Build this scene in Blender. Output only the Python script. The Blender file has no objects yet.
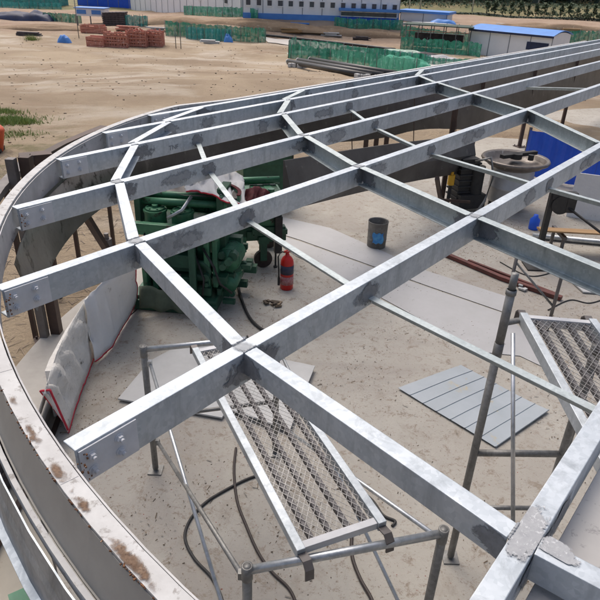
import bpy, math, random
from mathutils import Vector, Matrix, noise
random.seed(7)
S = bpy.context.scene
PI = math.pi
rad = math.radians

# ------------------------------------------------------------------ camera
PITCH, ROLL, FPX, CAMZ = rad(28.5), rad(2.4), 605.0, 3.6
fw = Vector((0, math.cos(PITCH), -math.sin(PITCH)))
r0 = Vector((1, 0, 0)); u0 = r0.cross(fw)
rt = math.cos(ROLL)*r0 + math.sin(ROLL)*u0
up = -math.sin(ROLL)*r0 + math.cos(ROLL)*u0
CAM = Vector((0, 0, CAMZ))
cd = bpy.data.cameras.new('camera'); cam = bpy.data.objects.new('camera', cd)
S.collection.objects.link(cam); S.camera = cam
cam.matrix_world = Matrix(((rt.x, up.x, -fw.x, 0), (rt.y, up.y, -fw.y, 0), (rt.z, up.z, -fw.z, CAMZ), (0, 0, 0, 1)))
cd.sensor_width = 36; cd.lens = 36*FPX/600; cd.clip_start = .05; cd.clip_end = 2500
# ------------------------------------------------------------------ light
W = bpy.data.worlds.new('World'); S.world = W; W.use_nodes = True
nt = W.node_tree; bg = nt.nodes['Background']
sky = nt.nodes.new('ShaderNodeTexSky'); sky.sky_type = 'NISHITA'; sky.sun_disc = False
SUN_EL, SUN_AZ = 60, 335
sky.sun_elevation = rad(SUN_EL); sky.sun_rotation = rad(SUN_AZ)
sky.air_density = 1.0; sky.dust_density = 7.0; sky.ozone_density = 1.0
nt.links.new(sky.outputs[0], bg.inputs[0]); bg.inputs[1].default_value = .15
sd = bpy.data.lights.new('sun', 'SUN'); sd.energy = 1.05; sd.angle = rad(40); sd.color = (1, .985, .96)
so = bpy.data.objects.new('sun', sd); S.collection.objects.link(so)
sv = Vector((math.sin(rad(SUN_AZ))*math.cos(rad(SUN_EL)), math.cos(rad(SUN_AZ))*math.cos(rad(SUN_EL)), math.sin(rad(SUN_EL))))
so.rotation_euler = sv.to_track_quat('Z', 'Y').to_euler()
S.view_settings.view_transform = 'Standard'; S.view_settings.look = 'None'
S.view_settings.exposure = 0.16; S.view_settings.gamma = 1; S.view_settings.use_curve_mapping = False

# ------------------------------------------------------------------ coordinates
def ray(x, y): return (x-300)/FPX*rt - (y-300)/FPX*up + fw
def at(x, y, z=0.0):
    d = ray(x, y); return CAM + d*((z-CAMZ)/d.z)
TH = rad(51.3); DU = Vector((math.cos(TH), math.sin(TH), 0)); DV = Vector((-math.sin(TH), math.cos(TH), 0))
def UV(u, v, z=0.0): return DU*u + DV*v + Vector((0, 0, z))
def sst(a, b, x):
    t = max(0, min(1, (x-a)/(b-a))); return t*t*(3-2*t)
def bank_y(x):            # line where the embankment starts (far yard edge)
    return 66 + .03*x + 1.2*math.sin(x*.13)
def tz(x, y):
    r = math.hypot(x-2, y-4)
    z = -.04 - 2.4*sst(11, 48, r if y > -5 else 0)
    if y > 30:
        e = y - bank_y(x) + 1.0*noise.noise(Vector((x*.2, y*.2, 3)))
        z += 1.5*sst(0, 6, e)*sst(-28, -6, x)
        z += 1.6*sst(30, 44, e)*sst(5, 25, x)                       # upper terrace on the right
        z += 16*sst(90, 420, e)
    amp = sst(7, 12, r)
    z += amp*(.10*noise.noise(Vector((x*.35, y*.35, 0))) + .035*noise.noise(Vector((x*1.7, y*1.7, 5))))
    if y > 16: z += .25*amp*noise.noise(Vector((x*.09, y*.16, 9)))
    return z
def gat(x, y):            # a point on the terrain
    d = ray(x, y); t = 3.0
    while t < 900:
        p = CAM + d*t
        if p.z < tz(p.x, p.y): break
        t *= 1.01
    lo, hi = t/1.01, t
    for _ in range(18):
        m = (lo+hi)/2; p = CAM+d*m
        if p.z < tz(p.x, p.y): hi = m
        else: lo = m
    return CAM + d*hi

# ------------------------------------------------------------------ materials
def nodes(name):
    m = bpy.data.materials.new(name); m.use_nodes = True
    return m, m.node_tree.nodes, m.node_tree.links, m.node_tree.nodes['Principled BSDF']
def noise_node(N, L, co, scale, detail=4, rough=.6, dist=0):
    n = N.new('ShaderNodeTexNoise'); n.inputs['Scale'].default_value = scale
    n.inputs['Detail'].default_value = detail; n.inputs['Roughness'].default_value = rough
    n.inputs['Distortion'].default_value = dist; L.new(co, n.inputs['Vector']); return n.outputs['Fac']
def ramp(N, L, f, a, b, ca=(0, 0, 0, 1), cb=(1, 1, 1, 1)):
    r = N.new('ShaderNodeValToRGB'); r.color_ramp.elements[0].position = a; r.color_ramp.elements[1].position = b
    r.color_ramp.elements[0].color = ca; r.color_ramp.elements[1].color = cb; L.new(f, r.inputs[0]); return r.outputs[0]
def mix(N, L, f, a, b, mode='MIX'):
    m = N.new('ShaderNodeMix'); m.data_type = 'RGBA'; m.blend_type = mode
    for k, v in ((0, f), (6, a), (7, b)):
        if isinstance(v, (int, float)): m.inputs[k].default_value = v
        elif isinstance(v, tuple): m.inputs[k].default_value = v if len(v) == 4 else (*v, 1)
        else: L.new(v, m.inputs[k])
    return m.outputs[2]
def coords(N, L, kind='Object', scale=None):
    t = N.new('ShaderNodeTexCoord'); o = t.outputs[kind]
    if scale:
        mp = N.new('ShaderNodeMapping'); mp.inputs['Scale'].default_value = scale; L.new(o, mp.inputs[0]); o = mp.outputs[0]
    return o
def bump(N, L, P, h, strength=.3, dist=.01):
    b = N.new('ShaderNodeBump'); b.inputs['Strength'].default_value = strength; b.inputs['Distance'].default_value = dist
    L.new(h, b.inputs['Height']); L.new(b.outputs[0], P.inputs['Normal'])
def simple(name, c1, c2=None, scale=8, rough=.6, metal=0, spots=None, spot_amt=.62, spot_scale=14, bmp=.15, bd=.004, stretch=None):
    m, N, L, P = nodes(name); co = coords(N, L, 'Object', stretch)
    c2 = c2 or tuple(v*.7 for v in c1)
    f = ramp(N, L, noise_node(N, L, co, scale, 6, .65), .32, .68)
    c = mix(N, L, f, c1, c2)
    if spots:
        s = ramp(N, L, noise_node(N, L, co, spot_scale, 5, .7, .3), spot_amt, spot_amt+.07)
        c = mix(N, L, s, c, spots)
    L.new(c, P.inputs['Base Color'])
    P.inputs['Roughness'].default_value = rough; P.inputs['Metallic'].default_value = metal
    if bmp: bump(N, L, P, noise_node(N, L, co, scale*6, 4), bmp, bd)
    return m
def galv(name, tint, dark, rough=.42, metal=.55, spots=(.17, .19, .2), spot_amt=.66):
    m, N, L, P = nodes(name); co = coords(N, L)
    big = ramp(N, L, noise_node(N, L, co, 2.2, 5, .62, .6), .36, .66)
    c = mix(N, L, big, tint, dark)
    vo = N.new('ShaderNodeTexVoronoi'); vo.inputs['Scale'].default_value = 55; L.new(co, vo.inputs['Vector'])
    bw = N.new('ShaderNodeRGBToBW'); L.new(vo.outputs['Color'], bw.inputs[0])
    c = mix(N, L, .22, c, bw.outputs[0], 'SOFT_LIGHT')
    st_ = ramp(N, L, noise_node(N, L, coords(N, L, 'Object', (3, 3, .7)), 3.2, 6, .7, .8), .50, .72)
    c = mix(N, L, st_, c, tuple(v*.78 for v in dark))
    s = ramp(N, L, noise_node(N, L, co, 5, 7, .75, .2), spot_amt+.04, spot_amt+.10)
    c = mix(N, L, s, c, spots)
    s2 = ramp(N, L, noise_node(N, L, co, 38, 5, .8), .70, .74)
    c = mix(N, L, s2, c, tuple(v*.55 for v in tint))
    L.new(c, P.inputs['Base Color']); P.inputs['Metallic'].default_value = metal
    rr = N.new('ShaderNodeMapRange'); L.new(noise_node(N, L, co, 9, 5), rr.inputs[0]); rr.inputs[3].default_value = rough-.12; rr.inputs[4].default_value = rough+.2
    L.new(rr.outputs[0], P.inputs['Roughness']); bump(N, L, P, noise_node(N, L, co, 26, 4), .12, .003)
    return m
M = {}
M['galv'] = galv('galvanised_steel', (.54, .585, .625), (.43, .475, .515), .56, .55)
M['galv_green'] = galv('galvanised_steel_dull', (.47, .52, .525), (.37, .42, .43), .5, .55)
M['galv_bright'] = galv('galvanised_tube', (.60, .63, .66), (.42, .45, .48), .35, .75)
M['galv_worn'] = galv('galvanised_tube_worn', (.30, .30, .29), (.18, .18, .175), .5, .5)
M['zinc_patch'] = simple('zinc_spray', (.16, .17, .185), (.24, .25, .265), 12, .7, .2, (.10, .10, .105), .58, 18)
M['zinc_light'] = simple('zinc_spray_light', (.27, .285, .30), (.36, .375, .39), 22, .6, .2, (.50, .51, .52), .60, 26, .5, .006)
M['plate'] = simple('splice_plate', (.62, .63, .65), (.52, .53, .55), 9, .65, .1, (.25, .24, .24), .67, 12)
M['ring_white'] = simple('white_zinc_ring', (.56, .56, .55), (.45, .445, .435), 9, .7, 0, (.31, .295, .28), .56, 20)
M['ring_web'] = simple('ring_web_grey', (.33, .32, .295), (.265, .255, .235), 3, .6, 0, (.20, .12, .07), .68, 7)
M['ring_in'] = simple('ring_inner_primer', (.46, .46, .47), (.30, .30, .31), 4, .55, .15, (.14, .13, .13), .6, 9)
M['dark_bar'] = simple('dark_support', (.07, .065, .07), (.16, .155, .16), 30, .6, .2)
M['mesh'] = simple('expanded_mesh_metal', (.44, .44, .44), (.28, .275, .27), 12, .5, .5)
M['rust'] = simple('rust', (.26, .12, .055), (.10, .05, .03), 30, .9, 0, (.48, .36, .25), .6, 40, .5, .01)
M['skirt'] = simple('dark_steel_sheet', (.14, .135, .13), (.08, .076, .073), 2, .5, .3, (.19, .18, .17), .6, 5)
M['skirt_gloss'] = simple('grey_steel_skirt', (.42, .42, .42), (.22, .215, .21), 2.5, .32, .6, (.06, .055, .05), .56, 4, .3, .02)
M['brown_steel'] = simple('brown_primer_steel', (.085, .052, .042), (.05, .035, .03), 6, .6, .2, (.17, .12, .1), .66, 10)
M['grey_post'] = simple('grey_steel_post', (.18, .17, .165), (.11, .10, .10), 5, .55, .4)
M['redbar'] = simple('red_oxide_bar', (.16, .045, .035), (.08, .03, .025), 9, .6, .1)
M['green'] = simple('green_machine_paint', (.06, .22, .12), (.034, .13, .075), 6, .42, .1, (.035, .04, .03), .58, 11)
M['green_dark'] = simple('dark_green_paint', (.034, .12, .07), (.018, .065, .04), 6, .5, .1, (.05, .05, .04), .66, 9)
M['green_bright'] = simple('bright_green_paint', (.03, .33, .05), (.02, .22, .04), 7, .45)
M['black'] = simple('black_rubber', (.018, .018, .019), (.035, .034, .033), 10, .6)
M['brown_rubber'] = simple('brown_hose', (.05, .035, .03), (.03, .022, .02), 10, .55)
M['yellow'] = simple('yellow_paint', (.72, .42, .02), (.6, .3, .02), 8, .45)
M['red'] = simple('red_enamel', (.62, .022, .015), (.52, .016, .012), 5, .3, 0, None)
M['label_dark'] = simple('dark_label', (.03, .03, .06), (.05, .05, .09), 20, .5)
M['label_grey'] = simple('worn_label', (.35, .06, .06), (.5, .3, .3), 40, .5)
M['cloth_white'] = simple('white_cloth', (.80, .795, .79), (.72, .715, .71), 3, .9, 0, (.40, .38, .35), .64, 6, .35, .02)
M['cloth_cream'] = simple('dirty_cream_cloth', (.77, .755, .72), (.62, .60, .56), 4, .95, 0, (.2, .18, .15), .62, 8, .5, .03)
M['red_trim'] = simple('red_binding', (.55, .03, .06), (.42, .02, .04), 20, .8)
M['maroon'] = simple('maroon_cloth', (.13, .012, .02), (.07, .01, .014), 6, .8)
M['board'] = simple('pale_board', (.52, .525, .52), (.43, .435, .43), 3, .6, 0, (.38, .36, .33), .66, 9)
M['panel_white'] = simple('pale_panel', (.42, .41, .395), (.35, .34, .33), 3, .45, 0, (.25, .245, .24), .57, 16)
M['sheet_blue'] = simple('pale_blue_sheet', (.38, .42, .455), (.33, .37, .40), 3, .55, .1, (.42, .375, .27), .62, 3)
M['sheet_grey'] = simple('grey_sheet', (.44, .44, .445), (.39, .39, .39), 2.2, .55, .05, (.30, .29, .28), .66, 5)
M['bucket'] = simple('grimy_bucket', (.24, .23, .21), (.13, .12, .11), 10, .6, .3, (.28, .27, .25), .6, 16)
M['bucket_in'] = simple('bucket_inside', (.02, .014, .012), (.03, .02, .016), 9, .6)
M['sticker'] = simple('blue_label', (.03, .20, .55), (.12, .40, .65), 18, .5)
M['wood'] = simple('plank_wood', (.42, .27, .13), (.30, .18, .09), 3, .8, 0, None, stretch=(1, 8, 8))
M['deck'] = simple('deck_board', (.46, .42, .34), (.36, .32, .26), 3, .85, 0, (.25, .2, .15), .66, 9)
M['blue'] = simple('blue_sheet', (.02, .12, .72), (.015, .09, .60), 2, .45)
M['blue_roof'] = simple('blue_roof', (.09, .28, .68), (.07, .22, .58), 1, .5)
M['white_wall'] = simple('white_panel_wall', (.84, .85, .86), (.77, .78, .80), .6, .6)
M['joint'] = simple('panel_joint', (.25, .27, .3), (.2, .22, .25), 4, .6)
M['glass'] = simple('dark_window', (.06, .08, .11), (.04, .05, .07), 2, .15)
M['net'] = simple('green_safety_net', (.07, .40, .25), (.035, .25, .16), 1.6, .8, 0, (.24, .54, .42), .56, 3)
M['net_teal'] = simple('teal_safety_net', (.09, .46, .42), (.05, .32, .30), 1.6, .8, 0, (.22, .50, .50), .57, 3)
for k_ in ('net', 'net_teal'):
    nt_ = M[k_].node_tree; n_ = nt_.nodes.new('ShaderNodeTexNoise'); n_.inputs['Scale'].default_value = 3.5; n_.inputs['Detail'].default_value = 6
    t_ = nt_.nodes.new('ShaderNodeTexCoord'); nt_.links.new(t_.outputs['Object'], n_.inputs['Vector'])
    q_ = nt_.nodes.new('ShaderNodeMapRange'); q_.inputs[1].default_value = .4; q_.inputs[2].default_value = .6; q_.inputs[3].default_value = .72; q_.inputs[4].default_value = .97
    nt_.links.new(n_.outputs['Fac'], q_.inputs[0]); nt_.links.new(q_.outputs[0], nt_.nodes['Principled BSDF'].inputs['Alpha'])
M['pole'] = simple('yard_pole', (.2, .2, .19), (.12, .12, .12), 4, .6)
M['brickred'] = simple('red_formwork', (.56, .25, .18), (.42, .16, .115), 2.5, .8, 0, (.66, .42, .34), .56, 5)
M['dark_pile'] = simple('dark_pile', (.05, .045, .05), (.11, .09, .09), 3, .8)
M['navy'] = simple('navy_tarp', (.02, .035, .10), (.012, .018, .05), 1.5, .6)
M['pipe_black'] = simple('black_pipe', (.02, .019, .02), (.03, .03, .03), 3, .4)
M['orange'] = simple('orange_paint', (.62, .09, .02), (.45, .06, .02), 5, .5)
M['trunk'] = simple('bark', (.09, .065, .045), (.05, .04, .03), 6, .9)
M['metal_lid'] = simple('brown_rim', (.25, .225, .205), (.14, .12, .105), 5, .45, .4, (.38, .36, .34), .6, 8)
M['metal_grey'] = simple('brushed_drum', (.58, .57, .56), (.42, .41, .40), 3, .4, .3)

M['concrete_kerb'] = simple('kerb', (.44, .42, .385), (.33, .31, .28), 2, .9, 0, (.25, .22, .19), .64, 7)

def leafmat(name, a, b):
    m, N, L, P = nodes(name); co = coords(N, L)
    g = N.new('ShaderNodeNewGeometry')
    c = mix(N, L, g.outputs['Random Per Island'], a, b); L.new(c, P.inputs['Base Color'])
    P.inputs['Roughness'].default_value = .7; return m
M['leaf'] = leafmat('leaf', (.035, .065, .03), (.085, .12, .05))
M['leaf_dark'] = leafmat('leaf_dark', (.018, .035, .022), (.045, .07, .04))
M['grass'] = leafmat('grass_blades', (.14, .24, .05), (.30, .33, .11))
M['straw'] = leafmat('debris_chips', (.27, .20, .13), (.07, .05, .035))
M['hay'] = leafmat('dry_straw', (.22, .16, .10), (.10, .07, .05))

def ground_mat():
    m, N, L, P = nodes('sandy_ground'); co = coords(N, L)
    c = mix(N, L, ramp(N, L, noise_node(N, L, co, .12, 6, .6, .5), .38, .62), (.44, .345, .235), (.29, .215, .14))
    st = coords(N, L, 'Object', (.15, .22, 1))
    c = mix(N, L, ramp(N, L, noise_node(N, L, st, 1.0, 6, .65, .2), .50, .66), c, (.53, .455, .36))
    st2 = coords(N, L, 'Object', (.16, .32, 1))
    c = mix(N, L, ramp(N, L, noise_node(N, L, st2, 1.1, 7, .72, .25), .56, .66), c, (.33, .24, .16))
    c = mix(N, L, ramp(N, L, noise_node(N, L, co, 2.4, 6, .75), .6, .72), c, (.28, .205, .14))
    c = mix(N, L, ramp(N, L, noise_node(N, L, co, 14, 6, .8), .62, .70), c, (.22, .16, .11))
    # olive scrub on the near left bank and brown cut earth on the slopes (a property of the place, by position)
    g = N.new('ShaderNodeNewGeometry'); sx = N.new('ShaderNodeSeparateXYZ'); L.new(g.outputs['Position'], sx.inputs[0])
    def rng(o, a, b):
        r = N.new('ShaderNodeMapRange'); L.new(o, r.inputs[0]); r.inputs[1].default_value = a; r.inputs[2].default_value = b; r.interpolation_type = 'SMOOTHSTEP'; return r.outputs[0]
    far = rng(sx.outputs[1], 60, 66)
    brown = mix(N, L, ramp(N, L, noise_node(N, L, coords(N, L, 'Object', (.3, .3, 1.4)), .7, 6, .75), .35, .65), (.33, .225, .155), (.43, .325, .235))
    c = mix(N, L, far, c, brown)
    hill = rng(sx.outputs[1], 93, 97)
    ol = mix(N, L, ramp(N, L, noise_node(N, L, co, .10, 6, .7), .4, .6), (.33, .27, .15), (.17, .18, .08))
    c = mix(N, L, hill, c, ol)
    mul = N.new('ShaderNodeMath'); mul.operation = 'MULTIPLY'; L.new(rng(sx.outputs[0], -4.5, -6.5), mul.inputs[0]); L.new(rng(sx.outputs[1], 17, 14), mul.inputs[1])
    scr = ramp(N, L, noise_node(N, L, co, 1.1, 6, .7), .46, .60)
    f = N.new('ShaderNodeMath'); f.operation = 'MULTIPLY'; L.new(mul.outputs[0], f.inputs[0]); L.new(scr, f.inputs[1])
    c = mix(N, L, f.outputs[0], c, (.20, .175, .085))
    L.new(c, P.inputs['Base Color']); P.inputs['Roughness'].default_value = .95
    bump(N, L, P, noise_node(N, L, co, 5, 8, .75), 1.0, .12); return m
M['ground'] = ground_mat()
def concrete_mat():
    m, N, L, P = nodes('site_concrete'); co = coords(N, L)
    c = mix(N, L, ramp(N, L, noise_node(N, L, co, .8, 6, .6, .4), .35, .65), (.43, .41, .365), (.365, .34, .30))
    c = mix(N, L, ramp(N, L, noise_node(N, L, co, .45, 5, .6, 1.2), .50, .60), c, (.345, .32, .285))
    c = mix(N, L, ramp(N, L, noise_node(N, L, co, 3.0, 7, .7, .6), .56, .70), c, (.325, .295, .25))
    c = mix(N, L, ramp(N, L, noise_node(N, L, co, 1.4, 5, .6, .2), .60, .72), c, (.43, .41, .37))
    c = mix(N, L, ramp(N, L, noise_node(N, L, co, 7, 9, .85, .4), .535, .60), c, (.27, .23, .185))
    c = mix(N, L, ramp(N, L, noise_node(N, L, co, 30, 6, .8), .59, .635), c, (.19, .145, .105))
    c = mix(N, L, ramp(N, L, noise_node(N, L, co, 26, 3, .6), .71, .73), c, (.22, .06, .04))
    L.new(c, P.inputs['Base Color']); P.inputs['Roughness'].default_value = .9
    bump(N, L, P, noise_node(N, L, co, 18, 8, .75), .6, .012); return m
M['concrete'] = concrete_mat()
M['earth'] = simple('bare_earth', (.33, .235, .15), (.25, .17, .105), .8, .95, 0, (.42, .33, .23), .6, 3, .8, .05)
M['net_pale'] = simple('pale_green_cover', (.40, .47, .40), (.20, .38, .27), 1.2, .8, 0, (.6, .62, .58), .55, 2)
M['road'] = simple('pale_road', (.56, .53, .49), (.48, .45, .41), .5, .9)

def softpatch(name, c1, c2, lo=.62, hi=.80, rough=.6, metal=.25, detail=2.2, spots=None):
    m, N, L, P = nodes(name); uv = N.new('ShaderNodeTexCoord').outputs['UV']; co = coords(N, L)
    ln = N.new('ShaderNodeVectorMath'); ln.operation = 'LENGTH'; L.new(uv, ln.inputs[0])
    nz = noise_node(N, L, co, 17, 7, .72, .4); mr = N.new('ShaderNodeMath'); mr.operation = 'MULTIPLY_ADD'; L.new(nz, mr.inputs[0]); mr.inputs[1].default_value = detail; mr.inputs[2].default_value = -detail/2
    ad = N.new('ShaderNodeMath'); ad.operation = 'ADD'; L.new(ln.outputs['Value'], ad.inputs[0]); L.new(mr.outputs[0], ad.inputs[1])
    al = ramp(N, L, ad.outputs[0], lo, hi, (1, 1, 1, 1), (0, 0, 0, 1)); L.new(al, P.inputs['Alpha'])
    c = mix(N, L, ramp(N, L, noise_node(N, L, co, 30, 6, .7), .35, .65), c1, c2)
    if spots: c = mix(N, L, ramp(N, L, noise_node(N, L, co, 45, 6, .8, .5), .55, .62), c, spots)
    L.new(c, P.inputs['Base Color']); P.inputs['Roughness'].default_value = rough; P.inputs['Metallic'].default_value = metal
    bump(N, L, P, noise_node(N, L, co, 60, 5, .7), .4, .004); return m
M['patch'] = softpatch('weld_zinc_spray', (.235, .25, .27), (.17, .18, .195))
M['patch_soft'] = softpatch('faint_zinc_spray', (.33, .35, .37), (.26, .28, .30), .5, .95)
M['patch_top'] = softpatch('joint_zinc_spray', (.30, .31, .325), (.38, .39, .40), .68, .78, .7, .15, 1.6, (.56, .57, .58))
M['rust_soft'] = softpatch('rust_bleed', (.13, .075, .045), (.25, .175, .12), .10, .80, .9, 0, 3.6, (.09, .05, .035))
# ------------------------------------------------------------------ mesh helpers
class MB:
    def __init__(s): s.v = []; s.f = []; s.sm = []; s.mi = []
    def add(s, vs, fs, smooth=False, mi=0):
        o = len(s.v); s.v += [Vector(v) for v in vs]
        for f in fs: s.f.append([i+o for i in f]); s.sm.append(smooth); s.mi.append(mi)
        return s
    def box(s, c, size, rz=0, mat=None, mi=0):
        x, y, z = (k/2 for k in size); c = Vector(c)
        R = mat if mat is not None else Matrix.Rotation(rz, 3, 'Z')
        vs = [c + R @ Vector((a*x, b*y, d*z)) for a in (-1, 1) for b in (-1, 1) for d in (-1, 1)]
        return s.add(vs, [(0, 1, 3, 2), (4, 6, 7, 5), (0, 4, 5, 1), (2, 3, 7, 6), (0, 2, 6, 4), (1, 5, 7, 3)], mi=mi)
    def beam(s, a, b, w, h, roll_up=Vector((0, 0, 1)), mi=0):     # rectangular bar from a to b
        return s.sweep([(-w/2, -h/2), (w/2, -h/2), (w/2, h/2), (-w/2, h/2)], [a, b], upv=roll_up, mi=mi)
    def sweep(s, prof, path, closed_prof=True, upv=Vector((0, 0, 1)), cap=True, smooth=False, closed=False, mi=0):
        path = [Vector(p) for p in path]; n = len(path); k = len(prof); vs = []
        for i, p in enumerate(path):
            if closed: a = path[(i+1) % n]-p; b = p-path[i-1]
            else:
                a = path[min(i+1, n-1)]-path[min(i, n-2)]; b = path[max(i, 1)]-path[max(i-1, 0)]
            a = a.normalized(); b = b.normalized(); t = (a+b)
            t = t.normalized() if t.length > 1e-6 else a
            u = upv
            if abs(t.dot(u)) > .97: u = Vector((1, 0, 0)) if abs(t.x) < .8 else Vector((0, 1, 0))
            side = t.cross(u).normalized(); uu = side.cross(t).normalized()
            sc = 1/max(.5, a.dot(t))
            for (px, py) in prof: vs.append(p + side*px*sc + uu*py)
        fs = []
        m = n if closed else n-1
        for i in range(m):
            j = (i+1) % n
            for q in range(k if closed_prof else k-1):
                r = (q+1) % k; fs.append((i*k+q, i*k+r, j*k+r, j*k+q))
        if cap and closed_prof and not closed:
            fs.append(tuple(range(k-1, -1, -1))); fs.append(tuple((n-1)*k+q for q in range(k)))
        return s.add(vs, fs, smooth, mi)
    def tube(s, path, r, seg=10, smooth=True, mi=0):
        return s.sweep([(r*math.cos(2*PI*i/seg), r*math.sin(2*PI*i/seg)) for i in range(seg)], path, smooth=smooth, mi=mi)
    def lathe(s, prof, c, axis=Vector((0, 0, 1)), seg=24, smooth=True, mi=0):
        c = Vector(c); q = axis.to_track_quat('Z', 'Y'); vs = []; k = len(prof)
        for i in range(seg):
            a = 2*PI*i/seg
            for (r, z) in prof: vs.append(c + q @ Vector((r*math.cos(a), r*math.sin(a), z)))
        fs = [(i*k+j, ((i+1) % seg)*k+j, ((i+1) % seg)*k+j+1, i*k+j+1) for i in range(seg) for j in range(k-1)]
        return s.add(vs, fs, smooth, mi)
    def disc(s, c, r, z, axis=Vector((0, 0, 1)), seg=24, mi=0): return s.lathe([(0.0005, z), (r, z)], c, axis, seg, False, mi)
    def cyl(s, c, r, h, axis=Vector((0, 0, 1)), seg=20, mi=0, smooth=True):
        s.lathe([(r, 0), (r, h)], c, axis, seg, smooth, mi); s.disc(c, r, 0, axis, seg, mi); return s.disc(c, r, h, axis, seg, mi)
    def build(s, name, m, parent=None, bev=0, loc=None):
        me = bpy.data.meshes.new(name); base = Vector(loc) if loc else Vector((0, 0, 0))
        me.from_pydata([v-base for v in s.v], [], s.f); me.update()
        for p, q, i in zip(me.polygons, s.sm, s.mi): p.use_smooth = q; p.material_index = i
        for mm in (m if isinstance(m, (list, tuple)) else [m]): me.materials.append(mm)
        o = bpy.data.objects.new(name, me); S.collection.objects.link(o)
        if parent:
            o.parent = parent
            o.location = base - (Vector(parent.location) if parent.parent is None and parent.type == 'EMPTY' else Vector((0, 0, 0)))
        else: o.location = base
        if bev:
            b = o.modifiers.new('bevel', 'BEVEL'); b.width = bev; b.segments = 2; b.limit_method = 'ANGLE'; b.angle_limit = rad(40)
        return o
def tag(o, label=None, cat=None, group=None, kind=None):
    if label: o['label'] = label
    if cat: o['category'] = cat
    if group: o['group'] = group
    if kind: o['kind'] = kind
    return o
def thing(name, label, cat, loc=(0, 0, 0), group=None):
    o = bpy.data.objects.new(name, None); S.collection.objects.link(o); o.location = loc; o.empty_display_size = .1
    return tag(o, label, cat, group)
def blob(center, e1, e2, r1, r2, seed, n=22, thick=None):
    """irregular flat patch polygon in the plane e1,e2"""
    rnd = random.Random(seed); ph = [rnd.uniform(0, 6.28) for _ in range(4)]
    vs = []; n = max(n, 56)
    for i in range(n):
        a = 2*PI*i/n; k = 1+.22*math.sin(2*a+ph[0])+.13*math.sin(3*a+ph[1])+.07*math.sin(5*a+ph[2])
        k += .22*noise.noise(Vector((math.cos(a)*2.5, math.sin(a)*2.5, seed)))+.14*noise.noise(Vector((math.cos(a)*7, math.sin(a)*7, seed)))
        vs.append(center+e1*math.cos(a)*r1*k+e2*math.sin(a)*r2*k)
    return vs, [tuple(range(n))]

SPN = 0
def spray(center, e1, e2, r1, r2, name, mt, parent, lim=None, k=1.5):
    """a thin painted patch with soft noisy edges; lim = (lo, hi) metres along e2 that it may not pass"""
    global SPN
    SPN = (SPN+1) % 40; nv = e1.cross(e2).normalized(); nv = nv if nv.dot(CAM-center) > 0 else -nv
    center = center+nv*(SPN*.00005)
    lo, hi = lim if lim else (-r2*k, r2*k); me = bpy.data.meshes.new(name); vs = []; uv = []
    for (a, b_) in ((-r1*k, max(lo, -r2*k)), (r1*k, max(lo, -r2*k)), (r1*k, min(hi, r2*k)), (-r1*k, min(hi, r2*k))):
        vs.append(center+e1*a+e2*b_); uv.append((a/r1, b_/r2))
    nrm = e1.cross(e2)
    me.from_pydata(vs, [], [(0, 1, 2, 3)]); l = me.uv_layers.new(name='UVMap')
    for i in range(4): l.data[i].uv = uv[i]
    me.materials.append(M[mt]); o = bpy.data.objects.new(name, me); S.collection.objects.link(o)
    o.parent = parent
    o.location = (0, 0, 0) if parent.type != 'EMPTY' else -Vector(parent.location)
    if parent.parent is not None and parent.type != 'EMPTY':
        # cancel the parent's own offset: its local frame is the world frame when its location undoes the Empty's
        o.location = (0, 0, 0)
    return o
# ================================================================== GROUND
def build_ground():
    xs = []; ys = []
    x = 0.0; st = .3
    while x < 600: xs.append(x); x += st; st = st if x < 14 else st*1.07
    xs = sorted({-v for v in xs} | set(xs)); xs = [v+1 for v in xs]
    y = -40.0
    while y < 900:
        ys.append(y); y += 4 if y < -6 else (.3 if y < 26 else (.8 if y < 100 else (.8+(y-100)*.05)))
    nx = len(xs); vs = [(x, y, tz(x, y)) for y in ys for x in xs]
    fs = [(j*nx+i, j*nx+i+1, (j+1)*nx+i+1, (j+1)*nx+i) for j in range(len(ys)-1) for i in range(nx-1)]
    b = MB(); b.add(vs, fs, True); tag(b.build('ground', M['ground']), kind='structure')
build_ground()
# concrete pad under the ring: stadium slab with a raised rim and a groove
def stadium(off, n=64, u_far=19.0, vflat=None):
    """closed outline in uv: left arc centre (5.61,.678), right arc centre (u_far,.678)"""
    R = 5.02+off; pts = []
    for i in range(n+1):
        a = PI/2 + PI*i/n; pts.append((5.61+R*math.cos(a), .678+R*math.sin(a)))
    for i in range(n+1):
        a = -PI/2 + PI*i/n; pts.append((u_far+R*math.cos(a), .678+R*math.sin(a)))
    return pts
pad = MB(); o = stadium(.75); k = len(o)
pad.add([UV(u, v, 0) for u, v in o]+[UV(u, v, -.35) for u, v in o], [tuple(range(k-1, -1, -1))][::-1]+[(i, (i+1) % k, (i+1) % k+k, i+k) for i in range(k)])
pad.f[0] = pad.f[0][::-1]
tag(pad.build('concrete_pad', M['concrete']), kind='structure')
rim = MB()
def uvarc(off, a0, a1, z, n=60): return [UV(5.61+(5.02+off)*math.cos(rad(a0+(a1-a0)*i/n)), .678+(5.02+off)*math.sin(rad(a0+(a1-a0)*i/n)), z) for i in range(n+1)]
rim.sweep([(-.27, 0.0), (.27, 0.0), (.27, .075), (-.27, .075)], uvarc(.46, 95, 255, 0.0))
tag(rim.build('kerb', M['concrete_kerb']), kind='structure')
groove = MB(); groove.sweep([(-.022, 0.0), (.022, 0), (.022, .012), (-.022, .012)], uvarc(.11, 95, 255, 0))
tag(groove.build('drain_strip', M['brown_steel']), kind='structure')
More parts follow.
